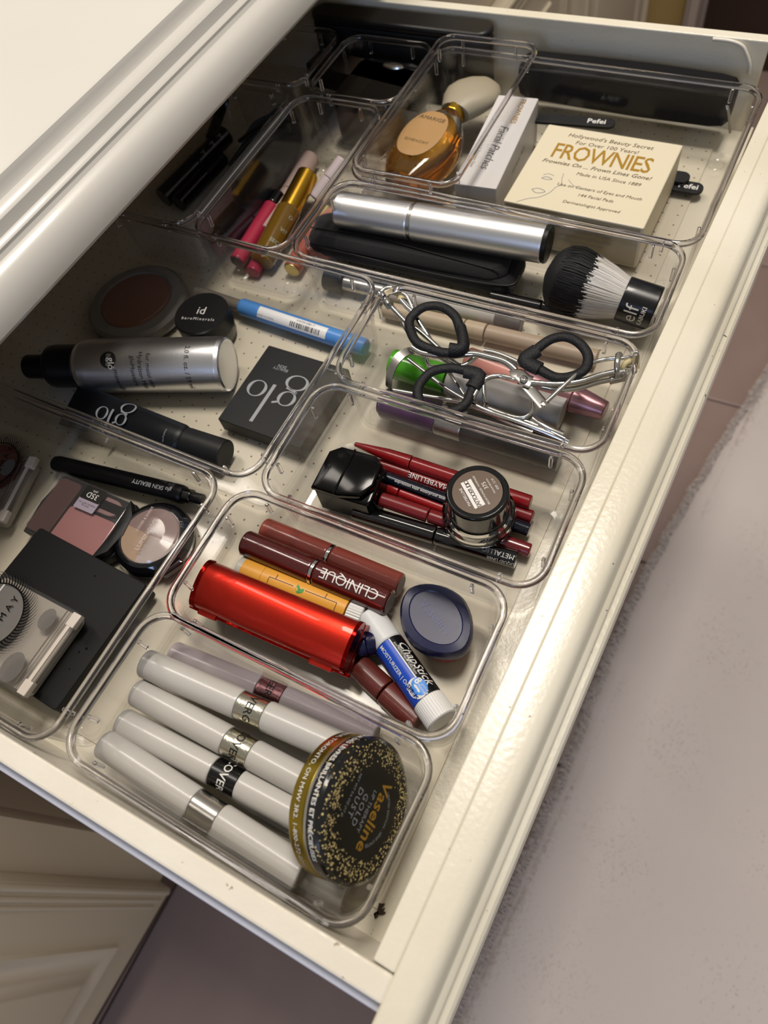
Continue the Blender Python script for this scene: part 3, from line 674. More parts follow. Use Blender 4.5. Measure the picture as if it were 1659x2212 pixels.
def wire(parent, pts, r=1.1, name='shank', m_=CHROME, **kw):
    return tube(name, pts, r, m_, parent, **kw)
O = flat(0, 0, 0)
# curler one: rings at left, head at the right
c1 = thing('eyelash_curler', 'chrome eyelash curler with two black rubber ring grips, its head at the right-hand rim', 'eyelash curler', O)
pad(c1, [(-160.6, 252.8, 46), (-160.8, 259.1, 47), (-156.6, 265.9, 48), (-148.1, 269.0, 48), (-137.8, 265.1, 48), (-131.1, 257.5, 47), (-124.6, 246.6, 46), (-132.1, 241.4, 45), (-143.2, 241.0, 45), (-152.1, 243.0, 46)])
obj('grip_web', sweep([(-131.4, 259.6, 47), (-124.4, 246.2, 46.5), (-130.7, 242.7, 46)], 3.4, k=5, radii=(2.8, 4.4)), RUBBER, c1)
pad(c1, [(-136.5, 212.4, 42), (-137.6, 219.6, 43), (-134.3, 227.7, 44), (-125.7, 233.2, 44), (-116.5, 234.1, 44), (-109.8, 234.7, 43), (-109.9, 226.1, 42), (-110.2, 214.4, 41), (-119.3, 206.3, 40), (-130.3, 206.4, 40)])
obj('grip_web', sweep([(-117.7, 233.6, 44), (-109.8, 233.5, 43.5), (-110.2, 225.6, 42.5)], 4.3, k=5, flatz=.6), RUBBER, c1)
wire(c1, [(-152.6, 239.4, 44), (-145.0, 238.3, 43), (-130.9, 241.5, 43), (-119.0, 246.2, 44), (-108.5, 247.1, 44), (-99.8, 246.8, 44), (-92.9, 244.1, 43)], 1.9)
wire(c1, [(-114.8, 208.1, 39), (-108.4, 218.3, 41), (-106.2, 231.9, 43), (-100.5, 237.3, 43), (-93.0, 238.4, 43), (-87.4, 239.4, 43)], 1.4)
obj('pivot_plate', sweep([(-93.6, 239.3, 43.5), (-90.3, 241.4, 44), (-85.8, 239.1, 44), (-82.1, 238.9, 43.5)], 5, k=4, flatz=.22, radii=(3.6, 4.2)), STEEL, c1)
obj('rivet', lathe([(2.2, 0), (2.2, 1.2), (1.2, 1.8), (0, 1.8)], 20), CHROME, c1, flat(*(-86.0, 237.8, 45)))
wire(c1, [(-82.6, 239.1, 43), (-70.3, 243.1, 42), (-59.7, 248.6, 42), (-51.2, 256.2, 42), (-44.3, 261.3, 42)], 1.7)
wire(c1, [(-77.3, 241.8, 39), (-66.6, 243.9, 38), (-59.1, 247.9, 38), (-51.5, 254.6, 38), (-45.4, 258.8, 38)], 1.5)
wire(c1, [(-43.8, 259.8, 42), (-39.5, 263.0, 42), (-35.7, 266.3, 42)], 2.3, 'head_bar')
wire(c1, [(-45.7, 258.1, 38), (-41.7, 261.1, 38), (-39.0, 263.4, 38)], 2.3, 'head_bar')
wire(c1, [(-43.1, 259.7, 41), (-44.4, 262.0, 46), (-45.7, 267.9, 47), (-44.9, 269.0, 46)], 1.6, 'clamp', flatz=1)
wire(c1, [(-41.5, 263.4, 40), (-40.9, 266.3, 44), (-37.0, 268.8, 45), (-35.4, 266.8, 42)], 1.8, 'lash_pad', mat('cream_silicone', '#c9b98c', .5))
wire(c1, [(-44.7, 266.8, 46), (-41.1, 269.1, 46), (-37.5, 273.0, 46)], 1.0, 'clamp')
wire(c1, [(-71.5, 229.6, 41), (-67.4, 238.5, 43), (-62.8, 249.7, 44), (-58.7, 259.3, 44), (-53.1, 264.7, 44), (-47.1, 267.2, 45)], 1.2, 'push_rod')
lev = obj('lever', sweep([(-84.3, 237.4, 42), (-76.9, 232.3, 42), (-70.7, 227.9, 42)], 3.1, k=3, flatz=.2), STEEL, c1)
obj('rivet', lathe([(1.6, 0), (1.6, 1.6), (0, 2)], 16), CHROME, c1, flat(*(-71.3, 228.2, 42.5)))
wire(c1, [(-78.4, 232.7, 36), (-77.1, 228.3, 34), (-80.2, 224.2, 32), (-88.2, 223.3, 31), (-102.2, 224.8, 30)], 1.2, 'shank')
# curler two: ring at the right, head in the far left corner
c2 = thing('eyelash_curler', 'chrome eyelash curler with its head in the far left corner and one ring grip', 'eyelash curler', O)
pad(c2, [(-90.9, 251.6, 44), (-87.1, 259.9, 45), (-82.3, 267.8, 46), (-75.5, 271.9, 46), (-67.2, 270.0, 46), (-60.6, 264.4, 45), (-59.1, 256.2, 44), (-64.1, 250.1, 43), (-71.7, 246.7, 43), (-81.2, 248.9, 43)])
obj('grip_web', sweep([(-86.7, 259.0, 45), (-90.6, 251.4, 44), (-81.2, 248.8, 43.5)], 4.3, k=5, flatz=.6), RUBBER, c2)
wire(c2, [(-60.3, 267.5, 44), (-58.2, 259.7, 43), (-61.1, 252.3, 42), (-69.4, 247.5, 41.5), (-81.0, 247.6, 41.5), (-92.6, 250.6, 41.5), (-105.5, 252.9, 41.5), (-114.9, 252.4, 41.5)], 1.2)
wire(c2, [(-91.2, 250.7, 40), (-104.3, 253.1, 39), (-116.0, 251.5, 39), (-122.7, 241.3, 38), (-130.6, 241.6, 40), (-142.3, 247.5, 41), (-155.2, 253.4, 42), (-163.5, 255.5, 43), (-179.5, 264.0, 45)], 1.5)
wire(c2, [(-187.0, 267.6, 47), (-179.0, 263.5, 46)], 2.3, 'head_bar'); wire(c2, [(-180.6, 264.2, 46), (-177.7, 262.1, 46)], 2.7, 'collar', STEEL)
wire(c2, [(-173.4, 268.1, 46), (-167.7, 264.9, 45), (-162.7, 262.3, 44), (-147.7, 252.1, 38)], 1.5, 'head_bar')
wire(c2, [(-184.8, 268.5, 45), (-183.0, 272.7, 46), (-177.5, 273.6, 45), (-173.1, 268.4, 45)], 2.4, 'lash_pad', MATS['cream_silicone'])
wire(c2, [(-186.7, 268.1, 47), (-184.4, 272.4, 48), (-178.5, 273.8, 47), (-170.9, 271.5, 45), (-165.1, 266.3, 43)], 1.5, 'clamp')
wire(c2, [(-172.0, 263.1, 34), (-167.0, 258.8, 33), (-161.4, 254.7, 33), (-144.6, 247.8, 34), (-128.1, 240.4, 36)], 1.3)
# curler three: broad head arc over the green cap
c3 = thing('eyelash_curler', 'chrome eyelash curler under the others with broad arched head across the green cap', 'eyelash curler', O)
obj('head_arc', loft([[Vector(a) + Vector((dx, dy, dz)) for dx, dy, dz in ((-2.4, 1.5, 0), (2.8, -1, 0), (2.8, -1, -1), (-2.4, 1.5, -1))] for a in spline([(-161.9, 221.4, 25), (-163.4, 226.8, 29), (-162.9, 233.2, 33), (-160.7, 239.1, 35), (-156.6, 244.1, 35), (-153.5, 246.4, 33)], 6)]), STEEL, c3, sharp=60)
wire(c3, [(-156.1, 238.9, 33), (-143.7, 233.4, 34), (-127.5, 226.3, 35), (-112.0, 222.6, 34), (-99.5, 221.6, 32), (-87.9, 222.7, 31), (-75.1, 223.5, 30), (-56.4, 221.6, 28)], 1.1, 'frame_wire')
wire(c3, [(-158.6, 221.7, 24), (-143.7, 222.3, 26), (-126.7, 223.4, 28), (-113.0, 224.3, 29), (-92.5, 220.9, 29), (-73.4, 219.2, 28)], 1.3, 'frame_wire')
wire(c3, [(-131.2, 239.1, 33), (-123.1, 232.1, 34), (-115.3, 225.8, 34)], 1.2, 'frame_wire')
wire(c3, [(-146.8, 243.2, 35), (-142.6, 237.8, 34), (-137.4, 238.5, 34)], 1.4, 'frame_wire')
wire(c3, [(-110.8, 241.3, 30), (-107.2, 233.9, 29), (-103.7, 227.7, 29)], 1.2, 'frame_wire')
wire(c3, [(-115.2, 223.2, 31), (-100.9, 221.8, 31), (-82.3, 221.7, 30), (-66.7, 221.8, 28), (-54.3, 221.7, 26)], 2.0, 'shank')
wire(c3, [(-76.2, 226.3, 30), (-67.5, 223.9, 29), (-58.5, 224.0, 27)], 2.2, 'shank', STEEL)
obj('spring_coil', sweep([(Vector((-110.4, 223.6, 31)) + Vector((t * 1.5, math.cos(t * 4) * 2.2, math.sin(t * 4) * 2.2))) for t in [i * .2 for i in range(30)]], .5, seg=6, k=1), STEEL, c3)

# ================================================================== long tray: cylinder, pouch, brush
m, L = axis((-257.0, 340.0, 34), (-113.9, 348.9, 34)); sv = thing('brush_case', 'satin silver cylinder case with black end lying above the black pouch', 'case', m)
obj('cap', rod(11.6, 0, L * .372, 1.2, 56), SILVER, sv); obj('joint', rod(11.2, L * .37, L * .39, .2, 56), STEEL, sv); obj('barrel', rod(11.9, L * .385, L - 1.6, .9, 56), SILVER, sv)
obj('end_cap', rod(11.5, L - 2.2, L + 1.2, .8, 56), BLACKM, sv)
m, L, Wd = plane((-278.6, 318.4, 4), (-130.8, 323.0, 4), (-279.4, 337.7, 4))
po = thing('zip_pouch', 'flat soft black zip pouch lying under the silver cylinder', 'pouch', m)
def soft(L, Wd, z0, z1, inset, seed):
    rnd = random.Random(seed); rings = []
    for z_, i_ in ((z0, inset + 3), (z0 + (z1 - z0) * .25, inset + .6), ((z0 + z1) / 2, inset), (z0 + (z1 - z0) * .75, inset + .8), (z1, inset + 4)):
        rings.append([(x + L / 2 + .8 * math.sin(y * .3 + seed), y + Wd / 2 + 1.0 * math.sin(x * .07 + seed), z_ + 1.6 * math.sin(x * .045 + seed * 2) * math.sin(y * .15 + 1)) for x, y in rrect(L - 2 * i_, Wd - 2 * i_, min(9, Wd * .3), 10)])
    return loft(rings)
obj('body', soft(L + 4, 36, 2, 13, 0, 1), FABRIC, po); obj('flap', soft(L - 2, 33, 12, 20, 1.5, 3), FABRIC, po)
tube('zipper', [(2, 1, 13), (L * .3, -.8, 14), (L * .7, -.6, 12.5), (L, 2, 13), (L + 4, 12, 13.5)], .8, BLACKM, po)
tube('seam', [(4, 9, 21), (L * .35, 11, 21.6), (L * .7, 8, 20.6), (L - 6, 6, 19.6)], .45, BLACKM, po)
m, L = axis((-40.6, 332.2, 19), (-108.3, 332.6, 27)); kb = thing('kabuki_brush', 'short kabuki brush with black handle and white bristles tipped black', 'brush', m)
a_ = math.hypot(*(Vector((-60.8, 331.1, 20)) - Vector((-40.6, 332.2, 19))).xy)
obj('handle', rod(13.0, 0, a_, .8, 56), mat('black_handle', '#08090c', .3, coat=.2), kb)
def bristles(name, z0f, z1f, m_, n, seed, r0=12.2, r1=21.5, LB=L - a_):
    rnd = random.Random(seed); bm = bmesh.new()
    for i in range(n):
        q = math.sqrt(rnd.random()) if i % 3 else 1 - rnd.random() * .06; an = rnd.uniform(0, 2 * PI)
        tip = LB * (math.sqrt(max(0, 1 - (q * .93) ** 2)) * .32 + .68) * rnd.uniform(.95, 1.02)
        def at(t):
            rr_ = (r0 + (r1 - r0) * min(1, t * 1.15) ** .8) * q
            if t > .82: rr_ *= 1 - (t - .82) * .5
            jit = .35 * t
            return Vector((rr_ * math.cos(an) + jit * math.sin(i), rr_ * math.sin(an) + jit * math.cos(i * 1.7), a_ - .5 + t * tip))
        zz = z0f + (rnd.uniform(0, .16) if z0f else 0); ze = z1f - (0 if z0f else rnd.uniform(0, .14)); ts = [zz + (ze - zz) * s_ for s_ in (0, .5, 1)]
        wd = .26; tt = Vector((-math.sin(an), math.cos(an), 0)) * wd; prev = None
        for t in ts:
            p = at(t); k_ = 1 if t < .95 else .35
            cur = (bm.verts.new(p - tt * k_), bm.verts.new(p + tt * k_))
            if prev: bm.faces.new((prev[0], prev[1], cur[1], cur[0]))
            prev = cur
    o = obj(name, bm, m_, kb); o['kind'] = 'stuff'; return o
def core(z0f, z1f, sc0, LB):
    rings = []
    for i in range(11):
        t = z0f + (z1f - z0f) * i / 10; rr_ = (12.2 + 9.3 * min(1, t * 1.15) ** .8) * sc0
        if t > .7: rr_ *= max(.03, math.sqrt(max(0, 1 - ((t - .7) / .305) ** 2)))
        rings.append([(rr_ * math.cos(2 * PI * j / 40), rr_ * math.sin(2 * PI * j / 40), a_ + t * LB) for j in range(40)])
    return loft(rings)
HW = mat('white_bristle', '#cfcbc6', .7, sheen=.2); HB = mat('black_bristle', '#08080a', .7)
obj('bristle_core', core(0, .56, .95, L - a_), HW, kb); obj('bristle_tip_core', core(.56, 1, .95, L - a_), HB, kb)
bristles('bristles', 0, .62, HW, 5200, 3); bristles('bristle_tips', .5, 1, HB, 5200, 4)
ha = lambda u_: math.degrees(math.atan2(*(( Vector(u_) - Vector((-50.4, 331.0, 20))).dot(m.to_3x3().col[k_]) for k_ in (1, 0))))
a_t = ha((-49.0, 304.6, 30))
lettering('elf', 11.5, INKW, kb, on_ring(13.0, a_t - 8, a_ * .60, 1), bold=-.05); lettering('KABUKI', 3.6, INKW, kb, on_ring(13.0, a_t - 6, a_ * .28, 1), bold=.05)
# pens on the tray floor, seen through the walls
simple_tube('make_up_pen', 'pen with black ball end, silver sleeve and white barrel under the pouch', 'pen', (-252.9, 302.3, 8), (-113.3, 307.1, 8), 5.0,
            [('grip', 0, .1, 1.5, BLACKM), ('sleeve', .1, .33, 1, STEEL), ('barrel', .34, .88, 1.1, mat('grey_white_pen', '#b7b4ae', .35)), ('cap', .88, 1, 1.15, mat('grey_pen_cap', '#5f5d5b', .4))])
simple_tube('make_up_pen', 'glossy black pen poking out right of the pouch towards the brush', 'pen', (-140.5, 321.9, 8), (-86.0, 323.5, 8), 4.6, [('barrel', 0, .62, 1, BLACK), ('cap', .63, 1, 1.1, BLACK)])
simple_tube('make_up_pen', 'beige jointed concealer pen seen through the wall behind the curlers', 'pen', (-202.9, 291.5, 6), (-62.2, 296.7, 6), 5.4,
            [('barrel', 0, .4, 1, mat('beige_pen', '#b8a48c', .4)), ('joint', .405, .5, 1.03, MATS['beige_pen']), ('cap', .505, 1, 1, mat('beige_pen2', '#a99680', .4))])
m, L = axis((-275.5, 334.0, 8), (-281.3, 365.0, 10)); pf = thing('powder_puff', 'peach pink powder puff in a soft bag at the left end of the long tray', 'powder puff', flat(*(-276.4, 341.2, 8), 0))
obj('body', loft([[(x * s_, y * s_, z_) for x, y, _ in oval(15, 25, 2.4)] for z_, s_ in ((-5, .7), (-3, .95), (0, 1), (4, .97), (7, .75), (8, .3))]), mat('peach_fabric', '#b87a68', .8, bump=.8, bscale=160, var=.12, vscale=50), pf, Matrix.Rotation(.5, 4, 'Z'))

# ================================================================== wide tray with patch boxes
CARD = mat('cream_card', '#d5cbb2', .5, bump=.05, bscale=200); CARD2 = mat('white_card', '#cfcbc9', .4)
m, L, Wd = plane((-154.8, 378.1, 34), (-64.1, 377.7, 34), (-153.0, 459.2, 34)); cb = thing('patch_box', 'square cream carton with gold name and a line drawn face', 'box', m)
obj('body', slab(L, Wd, -31, 0, 1.2, .8, L / 2, Wd / 2), CARD, cb)
obj('flap_seam', box(L * .02, L * .98, -.05, .05, -30, -1, .02), mat('card_tan', '#a89c82', .6), cb)  # darker tan card over most of the carton's near side
T = lambda y: on_flat(L * .5, Wd * y, .12)
INKBR = mat('brown_print', '#5a4a30', .5)
lettering("Hollywood's Beauty Secret", 5.2, INKBR, cb, T(.9), shear=.2); lettering('For Over 100 Years!', 5.0, INKBR, cb, T(.82), shear=.1)
lettering('FROWNIES', 15, INKGOLD, cb, lambda u, v: (L * .5 + u * .95, Wd * .68 + v * 1.4, .12), bold=.12, space=.92)
lettering('Frownies On ... Frown Lines Gone!', 5.0, INKBR, cb, T(.545), shear=.3, bold=.03); lettering('Made in USA Since 1889', 4.2, INKBR, cb, on_flat(L * .62, Wd * .455, .12), shear=.2)
lettering('Use on Corners of Eyes and Mouth', 3.8, INKBR, cb, on_flat(L * .6, Wd * .3, .12), shear=.2); lettering('144 Facial Pads', 3.8, INKBR, cb, on_flat(L * .6, Wd * .22, .12), shear=.2); lettering('Dermatologist Approved', 3.6, INKBR, cb, on_flat(L * .6, Wd * .12, .12), shear=.2)
ff = lambda u, v: (L * .16 + u, Wd * .26 + v, .12)
def curve_print(parent, pts, wd=.35, m_=INKG, f_=ff):
    p_ = spline([(x, y, 0) for x, y in pts], 5); line_on(parent, m_, f_, [(q.x, q.y) for q in p_], wd, 'face_print')
curve_print(cb, [(13, 14), (14, 8), (15.5, 3), (13, 0), (11, -6), (6, -12), (0, -15), (-6, -20)], .4)
curve_print(cb, [(1, 9), (4, 11), (8, 10)]); curve_print(cb, [(1, 6), (4, 8), (8, 6.5), (4, 5.4), (1, 6)], .5); curve_print(cb, [(-1, -6), (3, -4), (8, -6), (3, -8.5), (-1, -6)], .5); curve_print(cb, [(18, 9), (24, 4), (34, 2)], .3)
for q, s_ in enumerate(('Frownies have by word of mouth since 1889', 'the entertainment world and in the pages', 'as many flock to soften and correct lines', 'are safe, effective and easy to use.')):
    lettering(s_, 3.0, INKG, cb, lambda u, v, q=q: (L * .52 + u, -.12, -8 - q * 4.2 + v))
m, L, Wd = plane((-191.6, 382.5, 36), (-162.4, 384.9, 36), (-190.7, 479.9, 36)); nb = thing('patch_box', 'narrow white carton standing beside the perfume tray with script lettering', 'box', m)
obj('body', slab(L, Wd, -33, 0, 1.0, .6, L / 2, Wd / 2), CARD2, nb)
lettering('Facial Patches', 9.5, INKB, nb, on_flat(L * .52, Wd * .42, .1, -90), shear=.3, bold=-.1, space=.9)
lettering('FROWNIES', 5.6, INKGOLD, nb, on_flat(L * .66, Wd * .83, .1, -90), bold=.08); lettering('For Wrinkles on the Forehead & Between Eyes', 3.2, INKBR, nb, on_flat(L * .2, Wd * .5, .1, -90), bold=.02)
lettering('144 Facial Pads', 5, INKG, nb, lambda u, v: (L + .1, Wd * .5 + u, -14 + v))
def nail_file(label, p0, p1, w_=11, text=None, way=1, at_=.84):
    m, L, _ = plane(p0, p1, Vector(p0) + Vector((0, 50, 0))); t = thing('nail_file', label, 'nail file', m, 'black nail files in the patch box tray')
    obj('board', prism([(x + L / 2, y) for x, y in rrect(L, w_, w_ / 2 - .1, 8)], 0, 2.2, .3), mat('black_emery', '#08080a', .55, bump=.5, bscale=1200), t)
    if text: lettering(text, 6.8, INKW, t, on_flat(L * at_, 0, 2.28), bold=.12)
    return t
nail_file('black nail file whose lettered end shows behind the cream carton, towards the far drawer side', (-173.3, 478.3, 22), (-115.4, 484.9, 22), 10, 'Pefei', at_=.78)
nail_file('black nail file right of the cream carton with white lettering', (-93.5, 457.1, 4), (-44.5, 457.9, 4), 11, 'Pefei', at_=.8)
nail_file('black nail file half hidden by the cream carton and the lettered file before it', (-101.6, 460.8, 7), (-55.2, 462.5, 7), 11)
m, L, Wd = plane((-195.4, 500.4, 3), (-45.6, 536.7, 3), (-209.0, 534.3, 3))
m = flat(-198, 506.5, 1, -0.5); L = 152
mp = thing('mesh_pouch', 'long black mesh pouch wedged between the patch box tray and the far drawer side', 'pouch', m)
MESH = mat('black_mesh', '#060609', .8, bump=1.0, bscale=1500, spec=.3)
sec = lambda x, s_: [(x, 12.8 + 11.8 * s_ * math.copysign(abs(math.cos(t)) ** .6, math.cos(t)), 27 + 15.5 * s_ * math.copysign(abs(math.sin(t)) ** .7, math.sin(t))) for t in [2 * PI * i / 28 for i in range(28)]]
obj('body', loft([sec(0, .55), sec(2, .8), sec(8, .95), sec(L * .3, 1), sec(L * .6, 1.03), sec(L - 12, .98), sec(L - 3, .9), sec(L, .7)]), MESH, mp)
obj('binding', sweep([(2, 4, 36), (L * .3, 3, 37.5), (L * .7, 3, 37.5), (L - 3, 4, 36)], 1.4, k=8), FABRIC, mp)
tube('zipper_pull', [(L - 4, 4, 32), (L - 1, 2, 28), (L + 4, 1, 14)], 1.3, STEEL, mp, flatz=.5)

# ================================================================== perfume in the raised tray
m, L = axis((-233.7, 386.2, 24), (-226.0, 458.6, 30), Vector((-189.2, 422.6, 24)) - Vector((-261.2, 436.1, 24))); 
pbt = thing('perfume_bottle', 'curved glass bottle of amber perfume with frosted leaf stopper', 'perfume bottle', m)
AMB = clear_mat('amber_perfume', (0.96, 0.70, 0.28, 1), 1.3, .03)
def body(sx_, sy_, z0, z1, n=14, top=1.0):
    rings = []
    for i in range(n + 1):
        t = i / n; wv = math.sin(PI * (.16 + .80 * t)) ** .8; dv = math.sin(PI * (.22 + .68 * t)) ** .6
        rings.append([(sx_ * wv * math.copysign(abs(math.cos(a)) ** .8, math.cos(a)), sy_ * dv * math.copysign(abs(math.sin(a)) ** .9, math.sin(a)), z0 + (z1 - z0) * t) for a in [2 * PI * j / 32 for j in range(32)]])
    return loft(rings)
obj('body', body(25, 14, 0, L), mat('bottle_glass', (.98, .97, .93, 1), .02, trans=1, ior=1.3), pbt)
obj('perfume', body(21.5, 11.5, 3.5, L * .86), AMB, pbt)
fr = obj('frosted_panel', loft([[(s_ * 15.5 * math.copysign(abs(math.cos(a)) ** .8, math.cos(a)) * 1.0 - 1, -14.3 + zz, L * .47 + s_ * 22 * math.sin(a)) for a in [2 * PI * j / 28 for j in range(28)]] for s_, zz in ((1, .6), (1, 0), (.8, -.5))]), mat('frosted_tan', '#c49a66', .35, trans=.3), pbt)
lettering('AMARIGE', 4.8, INKBR, pbt, lambda u, v: (-1 + u, -15.0, L * .66 + v)); lettering('GIVENCHY', 3.4, INKBR, pbt, lambda u, v: (-1 + u, -15.0, L * .35 + v), space=1.2)
for q in range(5): tube('fluting', [(-21 + q * .2, -8, 9 + q * 4.5), (-17, -12, 8.5 + q * 4.5), (-14, -13.5, 8.5 + q * 4.5)], .7, MATS['bottle_glass'], pbt)
obj('collar', rod(8.2, L - 3, L + 3.4, .8), GOLD, pbt)
sec2 = [(11, 8, 0), (14, 9, 6), (18, 9, 14), (20, 8.5, 22), (18.5, 7, 30), (13.5, 5, 37), (6, 3, 41), (1, .6, 42)]
obj('stopper', loft([[(a * 1.05 * math.cos(t) + z_ * .12, b * math.sin(t), L + 2 + z_ * .92) for t in [2 * PI * j / 28 for j in range(28)]] for a, b, z_ in sec2]), mat('frosted_glass_cap', '#c9bda3', .45, trans=.45), pbt)

# ================================================================== tray of glosses
m, L = axis((-304.2, 301.4, 11), (-307.8, 379.1, 22)); gb = thing('gloss_bottle', 'amber gloss bottle with shiny gold cap', 'nail oil', m)
obj('body', rod(8.8, 0, L * .58, 1.6), mat('amber_liquid', '#8f6a1c', .12, trans=.45, coat=.5), gb); obj('cap', rod(8.0, L * .56, L, .8), GOLD, gb)
obj('base_disc', rod(8.2, -1, .4, .4), mat('dull_gold', '#a08428', .35, .5), gb)
for q, s_ in ((.16, 'SECHE'), (.3, 'VIT'), (.45, 'O')): lettering(s_, 4.2, mat('mint_print', '#a9b8a4', .5), gb, on_ring(8.9, 60, L * q, 1))
def gloss(label, p0, p1, r, m_, capm, capf=.3, endm=None):
    t, L = simple_tube('lip_gloss_tube', label, 'lip gloss', p0, p1, r, [('barrel', 0, capf, 1, m_), ('cap', capf + .01, 1, .96, capm)], 'tubes in the gloss tray')
    if endm: obj('end_disc', rod(r * .86, -.6, .4, .3), endm, t)
    return t
PINK = mat('hot_pink_gloss', '#b3304a', .2, coat=.4)
gloss('hot pink lip gloss with black cap beside the gold capped bottle', (-321.8, 294.5, 11), (-326.2, 362.6, 14), 5.6, PINK, BLACK, .82, mat('smoky_end', '#4a2a30', .4))
gloss('dark pink lip gloss lying lower, its end under the hot pink one', (-309.0, 292.2, 6), (-317.6, 359.7, 6), 5.2, mat('deep_pink_gloss', '#a03048', .25), BLACK, .8)
gloss('coral gloss tube with round gold end beside the long tray', (-280.8, 302.2, 8), (-284.8, 361.4, 10), 6.4, mat('coral_gloss', '#a85a48', .3), PALEGOLD, .7, PALEGOLD)
gloss('pale pink lipstick tube lying left of the gold cap', (-318.7, 328.5, 8), (-328.8, 413.2, 8), 7.4, mat('pale_pink_plastic', '#b59c92', .4), MATS['pale_pink_plastic'], .5)
gloss('pale lilac tube leaning on the rim right of the gold cap', (-298.2, 367.9, 12), (-286.0, 396.3, 26), 5.4, mat('pale_lilac_plastic', '#c4b4b4', .4), MATS['pale_lilac_plastic'], .5)
gloss('charcoal pencil lying deepest along the left side of the gloss tray', (-359.3, 322.7, 7), (-352.4, 412.5, 7), 5.6, mat('charcoal_tube', '#3a3632', .45), MATS['charcoal_tube'], .45)
gloss('thin brown brush handle beside the charcoal pencil', (-359.6, 312.2, 5), (-356.1, 377.2, 5), 3.0, mat('brown_handle', '#4d4032', .4), PALEGOLD, .6)
gloss('dark purple pencil across the near corner of the gloss tray', (-340.7, 314.3, 8), (-331.9, 362.3, 9), 4.0, mat('plum_tube', '#322832', .4), MATS['plum_tube'], .5)

# ================================================================== far dark trays
m, L, Wd = plane((-359.4, 475.6, 24), (-256.4, 462.0, 24), (-366.7, 490.6, 24)); bb = thing('mascara_box', 'black box with brown label and white square sticker lying on the tray rim', 'box', m)
obj('body', box(9, L, 0, 22, 0, 17, .8), mat('brown_black_card', '#1c140c', .35), bb); obj('end', box(0, 9, -.6, 22.6, -.6, 17.6, .8), BLACK, bb)
obj('label', box(L * .5, L * .585, -.12, 0, .5, 16.5, .02), mat('brown_label2', '#4a3013', .5), bb); obj('sticker', box(L * .595, L * .71, -.16, 0, 1.5, 15, .05), mat('grey_sticker', '#8d8d95', .5), bb)
for q in range(6): line_on(bb, INKG, lambda u, v: (u, -.1, v), [(L * .74, 3 + q * 2.2), (L * .97, 3 + q * 2.2)], .8)
lettering('OC', 4, INKW, bb, lambda u, v: (L * .47 + v, -.12, 8 - u))
x, y, _ = (-319.7, 519.1, 20)
dp = thing('compact_case', 'glossy black rounded make-up case filling the square far tray', 'case', flat(-292, 468, 3, 0))
obj('body', slab(56, 56, 0, 32, 10, 3), BLACK, dp); obj('lid', slab(54, 54, 32, 38, 10, 2), BLACK, dp)
obj('mirror_spot', loft([[(x_ * s_, y_ * s_, z_) for x_, y_, _ in oval(9, 4)] for s_, z_ in ((1, 38), (.9, 39), (.4, 39.4))]), STEEL, dp, Matrix.Translation((4, 19, 0)))
lc = thing('long_case', 'long black rounded case standing at the far wall of the drawer', 'case', flat(-297, 519.5, 0))
obj('body', slab(152, 20, 0, 52, 9.5, 1.5), CHAR, lc); obj('lid', slab(153, 20.6, 52.4, 58, 9.8, 2), mat('black_case_lid', '#141414', .3), lc)
# left tray under the countertop
t, L = simple_tube('mascara_tube', 'shiny black mascara with silver letters half under the countertop', 'mascara', (-420.3, 337.1, 10), (-406.2, 412.1, 16), 7.8, [('barrel', 0, .52, 1, mat('navy_black', '#07070c', .15, coat=.5)), ('ring', .52, .54, 1.02, NAVY), ('cap', .54, 1, .98, mat('brown_black', '#17110c', .2, coat=.4))])
for q in (.62, .76, .88): lettering('M', 6, INKG, t, on_ring(7.7, 40, L * q, 1))
simple_tube('mascara_tube', 'second black tube tucked against the mascara at the tray corner', 'mascara', (-405.0, 336.1, 9), (-401.0, 394.0, 9), 6.5, [('barrel', 0, .6, 1, BLACK), ('cap', .61, 1, .96, BLACKM)])
simple_tube('make_up_pen', 'slender black brush handle standing out from beneath the countertop', 'pen', (-410.9, 398.9, 20), (-429.5, 453.1, 22), 4.2, [('barrel', 0, .8, 1, BLACKM), ('tip', .8, 1, 1, BLACKM, .4)])
bg = thing('soft_pouch', 'crumpled black pouch in shadow beside the countertop edge', 'pouch', flat(-352, 392, 3, 8))
rings = []
for i in range(9):
    t = i / 8; s_ = math.sin(PI * (.12 + .8 * t)) ** .5
    rings.append([((34 * s_ + 4 * math.sin(3 * a + 5 * t)) * math.cos(a) * .55, (56 * s_ + 6 * math.sin(2 * a + t * 4)) * math.sin(a), 1 + 34 * t + 2.5 * math.sin(4 * a + 3 * t)) for a in [2 * PI * j / 30 for j in range(30)]])
obj('body', loft(rings), FABRIC, bg)
tube('drawstring', [(-10, -35, 34), (-4, -15, 38), (6, 10, 38), (2, 34, 35)], 1.6, BLACKM, bg); tube('strap', [(-14, -10, 35), (0, 0, 40), (14, 14, 36), (18, 26, 30)], 2.6, BLACKM, bg, flatz=.35)

